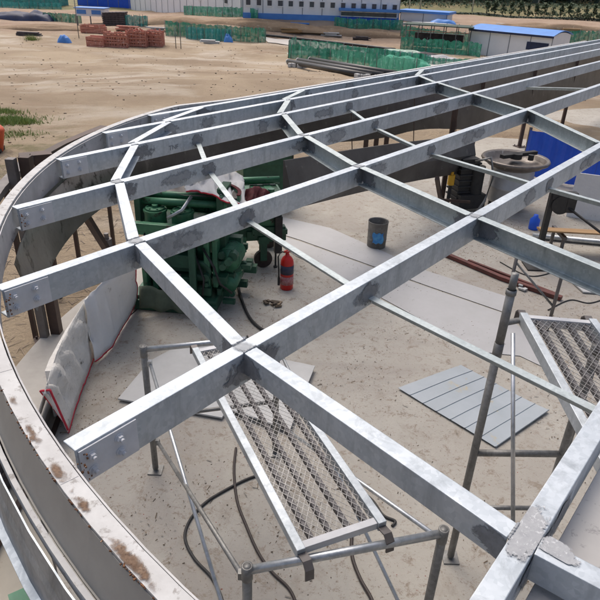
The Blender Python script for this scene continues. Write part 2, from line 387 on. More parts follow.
# pale haul road across the yard
rd = MB(); L_ = [gat(x, y) for x, y in ((262, 37), (300, 41), (345, 46), (395, 52), (450, 60), (520, 72))]
L2 = [gat(x, y) for x, y in ((268, 43), (300, 47), (345, 53), (395, 60), (450, 69), (520, 82))]
NN = 40
def lerp_path(P, n):
    out = []
    for i in range(n+1):
        t = i/n*(len(P)-1); k = min(int(t), len(P)-2); out.append(P[k].lerp(P[k+1], t-k))
    return out
A, B = lerp_path(L_, NN), lerp_path(L2, NN)
vs = []
for a, b_ in zip(A, B):
    for q in range(5):
        p = a.lerp(b_, q/4); vs.append((p.x, p.y, tz(p.x, p.y)+.06))
rd.add(vs, [(i*5+j, i*5+j+1, (i+1)*5+j+1, (i+1)*5+j) for i in range(NN) for j in range(4)], True)
tag(rd.build('road', M['road']), kind='structure')

# ================================================================== STEEL FRAME
ZT = 2.2; DEP = .155; WID = .072; T = .008
BV = [.23, 1.52, 2.75, 3.74, 4.54, 5.06, 5.40]
def ustart(v, R=4.975): return 5.61-math.sqrt(max(0, R*R-(v-.678)**2))
frame = thing('steel_grid', 'galvanised steel grid of parallel beams inside a curved rim on posts', 'steel grid', UV(5.61, .678, 0))
fl = frame.location
def cprof(w=WID, h=DEP, t=T, side=1):      # channel: web on -side, flanges to +side ; top at y=0
    x0, x1 = -side*w/2, side*w/2; s = side
    return [(x0, 0), (x1, 0), (x1, -t), (x0+s*t, -t), (x0+s*t, -h+t), (x1, -h+t), (x1, -h), (x0, -h)]
# sweep's side vector = t x up, so for a path along +DU the side is -DV
allv = [-1.06] + BV
beams = {}
for i, v in enumerate(allv):
    b = MB(); u0_ = ustart(v)+.006; u1_ = 19+math.sqrt(4.97**2-(v-.678)**2)
    b.sweep(cprof(side=-1), [UV(u0_, v, ZT), UV(u1_, v, ZT)])      # web on camera side (-DV)
    beams[v] = b.build('beam', M['galv'], frame, bev=.003)
    # splice plate and bolts at the rim end
    pl = MB(); L0, L1 = u0_+.008, u0_+.235
    vv = v-WID/2-.004
    pl.beam(UV(L0, vv, ZT-DEP/2-.002), UV(L1, vv, ZT-DEP/2-.002), .007, DEP-.014)
    pl.build('splice_plate', M['plate'], beams[v])
    for (du, dz) in ((.05, -.05), (.05, -.112), (.16, -.045), (.16, -.105)):
        bo = MB(); c = UV(u0_+du, vv-.0035, ZT+dz)
        bo.cyl(c, .020, .004, -DV, 16); bo.cyl(c-DV*.004, .0145, .012, -DV, 6, smooth=False); bo.cyl(c-DV*.016, .008, .010, -DV, 8)
        bo.build('bolt', M['plate'], beams[v])
# cross members, polyline through measured nodes (u per beam)
NB = {'B1': [1.42, 1.36, 1.53, 1.90, 2.47, 3.20, 4.0, 4.76],
      'B2': [3.28, 3.37, 3.73, 4.13, 4.61, 5.20, 5.87, 6.57],
      'B3': [6.4, 6.45, 6.62, 7.75, 8.29, 8.74, 9.10, 9.76]}
for key, us in NB.items():
    for j in range(len(allv)-1):
        va, vb = allv[j]+WID/2+.001, allv[j+1]-WID/2-.001
        if key == 'B1' and j == 1: pass
        a = UV(us[j]+(us[j+1]-us[j])*.02, va, ZT+.002); c = UV(us[j+1], vb, ZT+.002)
        sd_ = 1 if key == 'B1' else -1
        cdep = .106 if key == 'B1' else DEP-.004
        b = MB(); b.sweep(cprof(side=sd_, w=.068, h=cdep), [a, c])
        mm = M['galv'] if (key == 'B1') else M['galv_green']
        cm = b.build('cross_member', mm, frame, bev=.003)
        dr_ = (c-a).normalized(); nn_ = dr_.cross(Vector((0, 0, 1))).normalized(); fo = -.034-.0022 if sd_ == 1 else None
        if 0 < j < 6 and key != 'B3':
            rw = random.Random(j*13+len(key)+int(us[j]*10))
            for e_, sg in ((a, -1), (c, 1)):
                wbm = MB(); pth = [e_+DU*(-.036+.072*q/11)+dr_*sg*.001+Vector((0, 0, .0005+rw.uniform(-.001, .0015))) for q in range(12)]
                for q, p_ in enumerate(pth[:-1]): wbm.tube([p_, pth[q+1]+DU*.002], .0045+rw.uniform(-.001, .0016), 6)
                wbm.build('weld_bead', M['zinc_light'], cm)
        if sd_ == 1 and j > 0:
            for e_ in (a+dr_*.03, c-dr_*.03): spray(e_-nn_*(.034+.002)-Vector((0, 0, cdep*.5)), dr_, Vector((0, 0, 1)), .085, .07, 'weld_paint', 'patch', cm, (-cdep*.47, cdep*.47))
        if sd_ == -1 and 0 < j < 6:
            for e_ in (a+dr_*.05, c-dr_*.05): spray(e_+nn_*(.034-T-.002)-Vector((0, 0, DEP*.5)), dr_, Vector((0, 0, 1)), .13, .09, 'weld_paint', 'patch', cm, (-DEP*.43, DEP*.43))
# zinc patches on webs at the welds (sprayed paint with its own outline)
pid = 0
for key, us in NB.items():
    if key == 'B4': continue
    for j, v in enumerate(allv):
        if j == 0: continue
        pid += 1
        spray(UV(us[j]+.02, v-WID/2-.002, ZT-DEP*.5), DU, Vector((0, 0, 1)), .12+.04*(pid % 3), .085, 'weld_paint', 'patch' if pid % 3 else 'patch_soft', beams[v], (-DEP*.47, DEP*.47))
rp = random.Random(77)
for v in BV:
    for q in range(5):
        uu = ustart(v)+.6+rp.random()*6; spray(UV(uu, v-WID/2-.0017, ZT-DEP*.5), DU, Vector((0, 0, 1)), rp.uniform(.08, .22), rp.uniform(.05, .09), 'stain', 'patch_soft', beams[v], (-DEP*.47, DEP*.47))
# top-of-joint welds
for key, us in (('B1', NB['B1']), ('B2', NB['B2'])):
    for j, v in enumerate(allv):
        if j < 1 or j > 4: continue
        big = (key == 'B1' and j == 1)
        if big: spray(UV(us[j]+.02, v, ZT+.0035), DU, DV, .15, .06, 'weld_paint', 'patch_top', beams[v], (-WID/2+.001, WID/2-.001))
        else: spray(UV(us[j], v, ZT+.0035), DU, DV, .05, .05, 'weld_paint', 'patch_soft', beams[v], (-WID/2+.001, WID/2-.001))
spray(UV(1.383, .145, ZT+.0045), DV, DU, .07, .05, 'weld_paint', 'patch_top', beams[.23], (-.032, .032))
spray(UV(1.6, .23-WID/2-.002, ZT-DEP*.5), DU, Vector((0, 0, 1)), .12, .08, 'weld_paint', 'patch', beams[.23], (-DEP*.47, DEP*.47))
# thin angle braces below
def Lprof(w=.045, t=.005): return [(-w/2, 0), (w/2, 0), (w/2, -t), (-w/2+t, -t), (-w/2+t, -w), (-w/2, -w)]
ZB = ZT-.105
br1 = [(209, 146), (215, 174), (258, 224), (378, 300), (604, 414)]
br2 = [(359, 111), (392, 131), (448, 157), (560, 190), (640, 216)]
def pv(p): return p.dot(DV)
for brs, vis in ((br1, [4.54, 3.74, 2.75, 1.52, .23]), (br2, [4.54, 3.74, 2.75, 1.52, .23])):
    P_ = [at(x, y, ZB) for x, y in brs]; us = [p.dot(DU) for p in P_]
    for j in range(len(vis)-1):
        a = UV(us[j], vis[j]-WID/2-.002, ZB); c = UV(us[j+1], vis[j+1]+WID/2+.002-.072+.01, ZB)
        b = MB(); b.sweep(Lprof(), [a, c]); b.build('angle_brace', M['galv_green'], frame)
        for (uu, v) in ((us[j], vis[j]),):
            spray(UV(uu-.02, v-WID/2-.0024, ZT-DEP*.48), DU, Vector((0, 0, 1)), .10, .075, 'weld_paint', 'patch', beams[v], (-DEP*.47, DEP*.45))
p3 = at(549, 90, ZB).dot(DU)
b = MB(); b.sweep(Lprof(), [UV(p3, 3.74-.04, ZB), UV(p3+.9, 2.75+.05, ZB)]); b.build('angle_brace', M['galv_green'], frame)
# outer rim: left arc then straight sides
def rimpts(R, z):
    pts = []
    for i in range(97):
        a = rad(88+184*i/96)
        u, v = 5.61+R*math.cos(a), .678+R*math.sin(a)
        if a < rad(104): v = min(v, .678+4.80+ (R-5.02) + .12*sst(rad(92), rad(103), a))
        pts.append(UV(u, v, z))
    return [UV(19+.0, .678+4.80+(R-5.02), z)] + pts + [UV(19, .678-R, z)]
rimp = rimpts(5.030, ZT+.004)
rb = MB(); rb.sweep([(-.030, 0), (.032, 0), (.032, -.010), (-.022, -.010), (-.022, -.17), (.030, -.17), (.030, -.18), (-.030, -.18)], rimp)
print('rim pts', len(rimp))
rim_o = rb.build('outer_rim', M['ring_white'], frame)
# web plate cladding outer and inner faces
wb = MB(); wb.sweep([(-.006, 0), (.006, 0), (.048, -.178), (.036, -.178)], rimpts(5.058, ZT-.012)); wb.build('rim_web', M['ring_web'], rim_o)
wi = MB(); wi.sweep([(-.003, 0), (.003, 0), (.003, -.178), (-.003, -.178)], rimpts(4.990, ZT-.008)); wi.build('rim_inner_plate', M['ring_in'], rim_o)
lip = MB(); lip.sweep([(-.035, 0), (.012, 0), (.012, -.008), (-.035, -.008)], rimpts(5.100, ZT-.194)); lip.build('rim_ledge', M['ring_web'], rim_o)
lip = MB(); lip.sweep([(-.009, 0), (.009, 0), (.009, -.05), (.004, -.05), (.004, -.006), (-.009, -.006)], rimpts(5.128, ZT-.185)); lip.build('rim_lip', M['ring_white'], rim_o)
# rim joints
for a in range(100, 260, 8):
    for R in (5.022,):
        c = UV(5.61+(R+.009)*math.cos(rad(a)), .678+(R+.009)*math.sin(rad(a)), ZT+.0045)
        dr = (c-UV(5.61, .678, c.z)).normalized(); tt = Vector((-dr.y, dr.x, 0))
        jn = MB(); jn.beam(c-dr*.029, c+dr*.029, .003, .001)
        jn.build('weld_seam', M['ring_in'], rim_o)
# rust along the outer edge of the rim and at beam seats
rs = MB(); rr = random.Random(3)
for px, py in ((28, 395), (52, 420), (56, 428), (78, 462), (96, 492), (100, 500), (130, 548), (138, 560), (146, 575)):
    c = at(px-1, py, ZT+.006); dr = (c-UV(5.61, .678, c.z)).normalized(); tt = Vector((-dr.y, dr.x, 0))
    c = UV(5.61, .678, c.z)+dr*5.056
    spray(c-dr*.012, tt, dr, rr.uniform(.035, .065), .022, 'rust_stain', 'rust_soft', rim_o, (-.05, .0165))
    for q in range(5):
        p = c+tt*rr.uniform(-.09, .09)+dr*.012; rs.box(p+Vector((0, 0, rr.uniform(-.012, -.004)))-dr*.006, (rr.uniform(.002, .006), rr.uniform(.004, .014), rr.uniform(.003, .007)), rr.uniform(0, 3))
rs.build('rust_chips', M['rust'], rim_o)
sr = MB()
for v in (1.52, 2.75, 3.74):
    c = UV(ustart(v)+.02, v-WID/2-.02, ZT-.07)
    for q in range(16): sr.box(c+Vector((rr.uniform(-.02, .02), rr.uniform(-.02, .02), rr.uniform(-.06, .05))), (rr.uniform(.003, .007),)*3, rr.uniform(0, 3))
sr.build('rust_scale', M['rust'], rim_o)
# galvanised gutter ring outside and below the rim
gt = MB(); gt.sweep([(0, 0), (.012, -.07), (.022, -.10), (.030, -.22), (.055, -.225), (.055, -.231), (.024, -.226), (.016, -.10), (.006, -.07), (-.006, 0)], [UV(5.61+5.16*math.cos(rad(a)), .678+5.16*math.sin(rad(a)), ZT-.205) for a in range(120, 268, 3)], smooth=False)
gt.build('gutter', galv('gutter_steel', (.40, .44, .48), (.26, .30, .34), .42, .65), frame)
# dark skirt sheet hanging inside the rim
sk = MB(); N1 = 90; top = []; bot = []
for i in range(N1+1):
    t = i/N1
    if t < .45:
        a = rad(148-44*t/.45); u, v = 5.61+4.93*math.cos(a), min(.678+4.93*math.sin(a), 5.34); u2, v2 = 5.61+4.86*math.cos(a), min(.678+4.86*math.sin(a), 5.26)
    else:
        u = 5.61+4.93*math.cos(rad(104))+(t-.45)/.55*19.0; v = 5.34; u2, v2 = u, 5.20
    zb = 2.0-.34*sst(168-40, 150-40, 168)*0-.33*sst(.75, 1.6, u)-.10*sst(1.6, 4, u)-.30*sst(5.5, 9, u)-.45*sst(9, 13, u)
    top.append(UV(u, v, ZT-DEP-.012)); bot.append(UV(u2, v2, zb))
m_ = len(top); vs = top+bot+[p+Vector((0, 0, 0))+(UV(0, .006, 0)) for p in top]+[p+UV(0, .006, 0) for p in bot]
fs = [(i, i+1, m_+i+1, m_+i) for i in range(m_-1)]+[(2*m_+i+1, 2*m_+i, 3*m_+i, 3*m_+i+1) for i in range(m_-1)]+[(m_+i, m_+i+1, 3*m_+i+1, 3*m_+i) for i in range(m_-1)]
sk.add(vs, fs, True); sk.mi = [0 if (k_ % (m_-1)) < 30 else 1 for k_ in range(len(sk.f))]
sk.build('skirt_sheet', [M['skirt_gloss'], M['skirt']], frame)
# posts
def post(px, py, mt, w=.085, foot=True, ground=None, top=ZT-DEP-.05):
    p = ground or at(px, py, 0); q = Vector((p.x, p.y, top))
    b = MB(); b.sweep([(-w/2, -w/2), (w/2, -w/2), (w/2, w/2), (-w/2, w/2)], [p+Vector((0, 0, .015)), q])
    o = b.build('post', M[mt], frame, bev=.004)
    if foot:
        f = MB(); f.box(p+Vector((0, 0, .009)), (.22, .22, .014), .5)
        for s_ in ((-1, -1), (1, -1), (1, 1), (-1, 1)): f.cyl(p+Matrix.Rotation(.5, 3, 'Z') @ Vector((s_[0]*.08, s_[1]*.08, .016)), .012, .03, seg=8)
        f.build('base_plate', M['brown_steel'], o)
    return p
post(58, 338, 'brown_steel', .10); post(46, 342, 'grey_post', .08); 
post(195, 313, 'green_dark', .075, top=1.15)
for px_ in (363, 373, 383): post(0, 0, 'brown_steel', .09, False, at(px_, 176-(px_-363)*.15, 0), 1.75)
for u_, v_ in ((12.2, 5.3), (15, 5.3), (18, 5.3), (8.0, -4.2), (12, -4.2), (16, -4.2), (4.4, -4.05), (1.1, -1.2), (21.9, 3), (21.9, -2), (12, .2), (16, 1.5)):
    post(0, 0, 'brown_steel', .08, True, UV(u_, v_, 0))
for px, py in ((441, 203),): post(px, py, 'brown_steel', .08)
def strut(a, b, w=.06, mt='brown_steel'):
    x = MB(); x.beam(a, b, w, w); x.build('strut', M[mt], frame)
strut(at(76, 200, 1.7), at(107, 250, .95)); strut(at(107, 250, .95), at(107, 250, .95)+Vector((0, 0, -.95)), .05)
jb = MB(); jb.cyl(at(108, 249, .93), .05, .12, seg=14); jb.cyl(at(108, 249, .93)+Vector((0, 0, .12)), .025, .06, seg=10); jb.build('jack_screw', M['grey_post'], frame)
strut(at(437, 178, .9), at(441, 203, .05)); strut(at(430, 199, .3), at(470, 202, .3), .04)
# marker writing on the web of the fourth beam
def text_mesh(txt, size, origin, ex, ey, m, name, parent):
    cu = bpy.data.curves.new('t', 'FONT'); cu.body = txt; cu.size = size; cu.extrude = 0
    to = bpy.data.objects.new('t', cu); S.collection.objects.link(to); bpy.context.view_layer.update()
    me = bpy.data.meshes.new_from_object(to.evaluated_get(bpy.context.evaluated_depsgraph_get())); bpy.data.objects.remove(to)
    vs = [origin+ex*v.co.x+ey*v.co.y for v in me.vertices]; b = MB(); b.add(vs, [tuple(p.vertices) for p in me.polygons]); return b.build(name, m, parent)
text_mesh('TNF', .062, UV(at(183, 150, 2.13).dot(DU), BV[4]-WID/2-.004, ZT-.115), DU, Vector((0, 0, 1)), M['zinc_patch'], 'marker_writing', beams[BV[4]])

# rails outside the rim on the far left
rl = thing('guard_rail', 'dark brown steel rail on short posts curving outside the left rim', 'rail', at(29, 159, 0))
r1 = [at(-30, 232, 1.75), at(0, 190, 1.75), at(30, 158, 1.75)]; r2 = [at(44, 156, 1.75), at(62, 146, 1.75), at(82, 137, 1.75), at(104, 128, 1.75)]
for r_ in (r1, r2): b = MB(); b.sweep([(-.05, -.03), (.05, -.03), (.05, .03), (-.05, .03)], r_); b.build('rail_bar', M['grey_post'] if r_ is r1 else M['brown_steel'], rl)
b = MB(); b.box(at(36, 158, 1.74), (.32, .16, .10), .5); b.box(at(26, 164, 1.70), (.10, .10, .2), .2); b.build('rail_joint', M['brown_steel'], rl)
for x, y in ((5, 184), (36, 158), (62, 146), (100, 130)):
    p = at(x, y, 1.70); b = MB(); b.beam(p, Vector((p.x, p.y, tz(p.x, p.y)-.02)), .045, .045); b.build('rail_post', M['brown_steel'], rl)

# ================================================================== DARK CURVED TROUGH inside
tb = MB(); N2 = 40; rows = []
for i in range(N2+1):
    t = i/N2; u = 5.05+4.95*t; v = 4.35+.10*math.sin(t*PI); zt = 1.74-.50*t; zb = 1.15-.55*t*(1 if t < .9 else 1)
    rows.append((UV(u, v, zt), UV(u, v-.10, (zt+zb)/2), UV(u+.0, v-.02, zb), UV(u, v+.01, zb), UV(u, v+.02, zt)))
vs = [p for r_ in rows for p in r_]; K = 5
fs = [(i*K+j, i*K+(j+1) % K, (i+1)*K+(j+1) % K, (i+1)*K+j) for i in range(N2) for j in range(K)]+[(4, 3, 2, 1, 0), tuple(N2*K+j for j in range(K))]
tb.add(vs, fs); tb.build('trough_sheet', M['skirt'], frame)
for t in (.06, .3, .62, .9):
    u = 5.05+4.95*t; p = UV(u, 4.42, 1.3-.3*t); b = MB(); b.beam(p, UV(u, 4.53, ZT-DEP), .012, .012); b.build('hanger', M['brown_steel'], frame)

# ================================================================== SCAFFOLDS
def gate(parent, p, q, ztop, bars, rt_=.024, m1='galv_worn', m2='galv_bright', over=.0):
    for s_ in (p, q):
        b = MB(); b.tube([Vector((s_.x, s_.y, .03)), Vector((s_.x, s_.y, ztop+over))], rt_, 14)
        b.lathe([(rt_-.004, 0), (rt_+.003, 0), (rt_+.003, -.09)], Vector((s_.x, s_.y, ztop+over+.001)), seg=14)
        o = b.build('upright', M[m1], parent)
        f = MB(); f.box(Vector((s_.x, s_.y, .006)), (.11, .11, .01)); f.cyl(Vector((s_.x, s_.y, .011)), .018, .05, seg=10); f.build('foot', M['galv_worn'], o)
    for z in bars:
        b = MB(); b.tube([Vector((p.x, p.y, z)), Vector((q.x, q.y, z))], rt_*.9 if z == bars[0] else .016, 12); b.build('crossbar', M[m2 if z == bars[0] else m1], parent)
def xbrace(parent, a, b, r=.0125, m='galv_bright'):
    x = MB(); x.tube([a, b], r, 8)
    for e in (a, b): x.box(e, (.03, .03, .045))
    x.build('brace', M[m], parent)
H1 = 1.2
nl, nr = at(247, 566, H1), at(444, 529, H1); fl_ = at(143, 346, H1)
ax = (nr-nl); fr = fl_+ax
sc1 = thing('scaffold', 'low galvanised tube scaffold carrying the mesh catwalk at the bottom centre', 'scaffold', (nl.x, nl.y, 0))
V3 = lambda p, z: Vector((p.x, p.y, z))
gate(sc1, nl, nr, H1, (H1-.03,)); gate(sc1, fl_, fr, H1, (H1-.03, .55))
xbrace(sc1, V3(fl_, 1.08)+Vector((.05, -.04, 0)), V3(nl, .15)+Vector((.02, -.03, 0)))
xbrace(sc1, V3(fl_, .34)+Vector((.05, -.04, 0)), V3(nl, 1.10)+Vector((-.03, .03, 0)), .014, 'galv_worn')
xbrace(sc1, V3(fr, .34), V3(nr, 1.12), .0125); xbrace(sc1, V3(fr, 1.08), V3(nr, .25), .0125)
def catwalk(name_label, a0, a1, b0, b1, rw=.045, rh=.055, strips=4):
    """a0-a1: near-left, far-left ; b0-b1: near-right, far-right (top of rails)"""
    t = thing('mesh_catwalk', name_label, 'catwalk', (a0+b1)/2, 'mesh catwalk planks on the scaffolds')
    side = (b0-a0).normalized()
    for (p, q, s_) in ((a0, a1, 1), (b0, b1, -1)):
        b = MB(); b.sweep([(-rw/2, 0), (rw/2, 0), (rw/2, -rh), (-rw/2, -rh)], [p+side*s_*rw/2, q+side*s_*rw/2]); b.build('side_rail', M['galv_bright'] if 0 else M['galv'], t, bev=.003)
    ln = (a1-a0).normalized()
    for (p, q, s_) in ((a0, b0, 1), (a1, b1, -1)):
        b = MB(); b.sweep([(-.02, -.008), (.02, -.008), (.02, -rh+.004), (-.02, -rh+.004)], [p+side*(rw+.001)+ln*s_*.03, q-side*(rw+.001)+ln*s_*.03]); b.build('end_bar', M['plate'], t, bev=.002)
        for (e, s2) in ((p, 1), (q, -1)):
            h = MB(); c = e+side*s2*rw*.6-ln*s_*.0
            h.sweep([(-.004, -.022), (.004, -.022), (.004, .022), (-.004, .022)], [c-Vector((0, 0, .03)), c-ln*s_*.055-Vector((0, 0, .018)), c-ln*s_*.085-Vector((0, 0, .045)), c-ln*s_*.09-Vector((0, 0, .105))], upv=side)
            h.build('hook', M['grey_post'], t)
    L0 = (a1-a0).length-.10; W0 = (b0-a0).length-2*rw
    org = a0+side*rw+ln*.05-Vector((0, 0, .014)); W1 = (b1-a1).length-2*rw
    nx = max(4, int(W0/.033)); ny = int(L0/.026)
    mb = MB()
    def pt(i, j):      # lattice point
        s = j/ny; w = W0+(W1-W0)*s
        return org+ln*L0*s+side*w*(i/nx)
    for j in range(ny):
        for i in range(nx+1):
            for di in (-.5, .5):
                i0, i1 = (i, i+di) if j % 2 == 0 else (i+di, i)
                if min(i0, i1) < 0 or max(i0, i1) > nx: continue
                p, q = pt(i0, j), pt(i1, j+1); dd = (q-p).normalized(); n_ = dd.cross(Vector((0, 0, 1)))*.0011; z_ = Vector((0, 0, .0012))
                mb.add([p+n_, p-n_, q-n_, q+n_, p+n_-z_*2, p-n_-z_*2, q-n_-z_*2, q+n_-z_*2], [(0, 1, 2, 3), (7, 6, 5, 4), (0, 3, 7, 4), (1, 5, 6, 2)])
    mb.build('expanded_mesh', M['mesh'], t)
    for k_ in range(strips):
        s = (k_+.6)/(strips); b = MB(); w = side*(W0*s); w1 = side*(W1*s)
        b.sweep([(-.012, 0), (.012, 0), (.012, -.03), (-.012, -.03)], [org+w-Vector((0, 0, .006)), org+ln*L0+w1-Vector((0, 0, .006))])
        b.build('support_bar', M['dark_bar'], t)
    return t
ln1 = (fl_-nl).normalized()
zc = H1+.035
a0 = at(297, 551, zc); b0 = at(387, 521, zc); a1 = a0+(at(192, 348, zc)-a0); b1 = b0+(a1-a0)
catwalk('grey steel mesh catwalk hooked on the low scaffold at the bottom centre', a0, a1, b0, b1)
# second scaffold, right
pA = at(450, 558, 0); z2 = 2.22
sc2 = thing('scaffold', 'taller tube scaffold with a thick upright behind the pale blue sheet on the right', 'scaffold', pA)
pB = at(535, 545, 0)
pB = Vector((at(562, 454, .98).x, at(562, 454, .98).y, 0))
gate(sc2, pA, pB, 1.8, (.98, .50), .0245, 'galv_worn', 'galv_worn')
b = MB(); b.tube([V3(pA, 1.75), V3(pA, 2.14)], .0245, 14); b.tube([V3(pA, 2.13), V3(pA, 2.235)], .020, 14); b.tube([V3(pA, 2.11), V3(pA, 2.14)], .029, 14); b.build('upright', M['galv_worn'], sc2)
b = MB(); b.tube([at(513, 333, 1.93), at(513, 530, 1.05)], .0115, 10); b.build('brace', M['galv_bright'], sc2)
zc2 = 1.83
c0 = at(520, 312, zc2); c1 = at(588, 437, zc2); wv = (at(600, 319, zc2)-c0).normalized()*.45
t2 = catwalk('grey steel mesh catwalk on the right hooked to the tall scaffold upright', c1+(c1-c0)*.35, c0, c1+(c1-c0)*.35+wv, c0+wv, .045, .07, 4)
b = MB(); b.tube([V3(pA, 1.93), c0+Vector((0, 0, -.06)), c0+wv*1.15+Vector((0, 0, -.06))], .018, 10); b.build('crossbar', M['galv_worn'], sc2)
e = c1+(c1-c0)*.35
b = MB(); b.tube([e+Vector((0, 0, -.06))-wv*.2, e+wv*1.15+Vector((0, 0, -.06))], .018, 10); b.build('crossbar', M['galv_worn'], sc2)
for q in (e-wv*.2, e+wv*1.15, c0+wv*1.15):
    b = MB(); b.tube([V3(q, .02), V3(q, 1.80)], .022, 10); b.build('upright', M['galv_worn'], sc2)
# third, small gate frame behind
g1, g2 = at(507, 300, .25), at(552, 312, .25)
sc3 = thing('low_scaffold', 'thin grey tube frame with one diagonal standing behind the right catwalk', 'scaffold', (g1.x, g1.y, 0))
def vtop(p, ytarget):
    z = 0
    while z < 2.6:
        d = Vector((p.x, p.y, z))-CAM; yy = 300-FPX*d.dot(up)/d.dot(fw)
        if yy < ytarget: return z
        z += .01
    return z
za, zb_ = vtop(g1, 262), vtop(g2, 262)
for p, z in ((g1, max(za, .6)), (g2, max(zb_, .6))):
    b = MB(); b.tube([V3(p, 0), V3(p, z+.1)], .02, 10); b.build('upright', M['grey_post'], sc3)
b = MB(); b.tube([V3(g1, za), V3(g2, .32)], .014, 8); b.build('brace', M['galv_worn'], sc3)
b = MB(); b.tube([V3(g1, za+.08), V3(g2, za+.08)], .014, 8); b.build('crossbar', M['galv_worn'], sc3)

# ================================================================== SHEETS, BOARDS
def slab(name, label, cat, pts, thick, mt, z=0.0, group=None, parent=None, warp=.0):
    top_ = [Vector(p)+Vector((0, 0, z+thick)) for p in pts]; lo = [Vector(p)+Vector((0, 0, z)) for p in pts]; n = len(pts)
    b = MB(); b.add(top_+lo, [tuple(range(n)), tuple(range(2*n-1, n-1, -1))]+[(i, i+n, (i+1) % n+n, (i+1) % n) for i in range(n)])
    o = b.build(name, M[mt], parent, bev=.002)
    if label: tag(o, label, cat, group)
    return o
slab('grey_sheet', 'long smooth grey sheet lying flat on the concrete beside the grimy bucket', 'sheet', [at(x, y, .006) for x, y in ((268, 214), (330, 228), (427, 271), (511, 298), (503, 312), (425, 285), (300, 240), (255, 226))], .004, 'sheet_grey')
slab('grey_sheet', 'wider grey sheet with a clipped corner lying nearest the tall scaffold upright', 'sheet', [at(x, y, .006) for x, y in ((255, 227.5), (300, 241.5), (425, 286.5), (504, 313.5), (540, 345), (537, 357), (543, 367), (520, 356), (480, 352), (378, 296), (296, 256))], .003, 'sheet_grey')
slab('white_board', 'pale board with a pointed corner on the ground left under the catwalk', 'board', [at(x, y, .02) for x, y in ((118, 400), (150, 362), (180, 346), (240, 342), (262, 356), (222, 419))], .018, 'board', -.0)
slab('white_board', 'pale board lying under the mesh catwalk, its corner poking out to the right', 'board', [at(x, y, .045) for x, y in ((246, 352), (286, 361), (315, 367), (300, 404), (290, 431), (228, 410))], .016, 'board')
slab('pale_panel', 'pale stained panel resting on the lower flanges at the bottom right corner', 'panel', [UV(.95, -.90, ZT-DEP+.012), UV(3.2, -.90, ZT-DEP+.012), UV(3.2, .17, ZT-DEP+.012), UV(.95, .17, ZT-DEP+.012)], .012, 'panel_white')
# corrugated sheet
cA, cB, cC, cD = at(398, 388, .02), at(461, 365, .02), at(549, 411, .02), at(496, 447, .02)
cs = MB(); nr_ = 7
row = []
for i in range(nr_):
    for (f, z) in ((0, 0), (.93, 0), (.955, .007), (.98, .007)): row.append(((i+f)/nr_, z))
row.append((1, 0))
n = len(row); vs = []
for lay in (0, -.003):
    for s in range(9):
        for (f, z) in row:
            p = cA.lerp(cD, f).lerp(cB.lerp(cC, f), s/8); p.z = .02+z+lay+.012*noise.noise(p*1.7)+.05*max(0, f-.85)*(s/8)
            vs.append(p)
fs = [(s*n+i, s*n+i+1, (s+1)*n+i+1, (s+1)*n+i) for s in range(8) for i in range(n-1)]
fs += [(9*n+a, 9*n+d, 9*n+c, 9*n+b_) for (a, b_, c, d) in fs]
for s in range(8):
    for i in (0, n-1): fs.append((s*n+i, (s+1)*n+i, 9*n+(s+1)*n+i, 9*n+s*n+i))
for i in range(n-1):
    for s in (0, 8): fs.append((s*n+i, s*n+i+1, 9*n+s*n+i+1, 9*n+s*n+i))
cs.add(vs, fs); tag(cs.build('ribbed_sheet', M['sheet_blue']), 'pale blue ribbed roofing sheet lying on the concrete behind the tall upright', 'roofing sheet')
b = MB(); b.sweep([(-.035, 0), (.035, 0), (.035, .05), (-.035, .05)], [at(446, 256, .01), at(500, 279, .01), at(561, 300, .01)]); tag(b.build('steel_bar', M['redbar']), 'dark red oxide steel bar lying along the concrete behind the grey sheets', 'steel bar', 'red steel bars on the concrete')
b = MB(); b.sweep([(-.02, 0), (.02, 0), (.02, .04), (-.02, .04)], [at(468, 262, .01), at(556, 296, .01)]); tag(b.build('steel_bar', M['redbar']), 'thin dark red bar lying just beyond the thicker red bar', 'steel bar', 'red steel bars on the concrete')

# ================================================================== CLOTHS
def cloth(name, label, P, Q, mt, trim=None, seed=1, amp=.03, rows_=10, cols=24, sag=.0, cat='cloth'):
    A_, B_ = lerp_path(P, cols), lerp_path(Q, cols); vs = []
    for i in range(cols+1):
        for j in range(rows_+1):
            t = j/rows_; p = A_[i].lerp(B_[i], t); w = math.sin(PI*t)
            nn = noise.noise(Vector((i*.35, j*.16, seed)))+.6*noise.noise(Vector((i*.9, j*.3, seed+7)))+.25*noise.noise(Vector((i*2.1, j*.9, seed+3)))
            vs.append(p+Vector((.8*nn*amp*w, -.4*nn*amp*w, nn*amp*(.3+w)+sag*w)))
    k_ = rows_+1; fs = [(i*k_+j, (i+1)*k_+j, (i+1)*k_+j+1, i*k_+j+1) for i in range(cols) for j in range(rows_)]
    b = MB(); b.add(vs, fs, True); o = b.build(name, M[mt]); sm = o.modifiers.new('s', 'SOLIDIFY'); sm.thickness = .006; sm.offset = 0
    tag(o, label, cat)
    if trim:
        for edge in trim:
            if edge == 'b': path = [vs[i*k_+rows_] for i in range(cols+1)]
            elif edge == 't': path = [vs[i*k_] for i in range(cols+1)]
            elif edge == 'l': path = vs[:k_]
            else: path = vs[cols*k_:]
            tb_ = MB(); tb_.sweep([(-.008, -.006), (.008, -.006), (.008, .006), (-.008, .006)], path, smooth=True); tb_.build('red_binding', M['red_trim'], o)
    return o
ridge = [at(88, 296, .62), at(72, 322, .60), at(57, 352, .58), at(47, 384, .55), at(44, 394, .5)]
inner = [at(97, 348, .02), at(92, 362, .02), at(86, 378, .02), at(76, 405, .02), at(68, 432, .02)]
outer = [p + (p-UV(5.61, .678, p.z)).normalized()*.16 + Vector((0, 0, -p.z+.10)) for p in ridge]
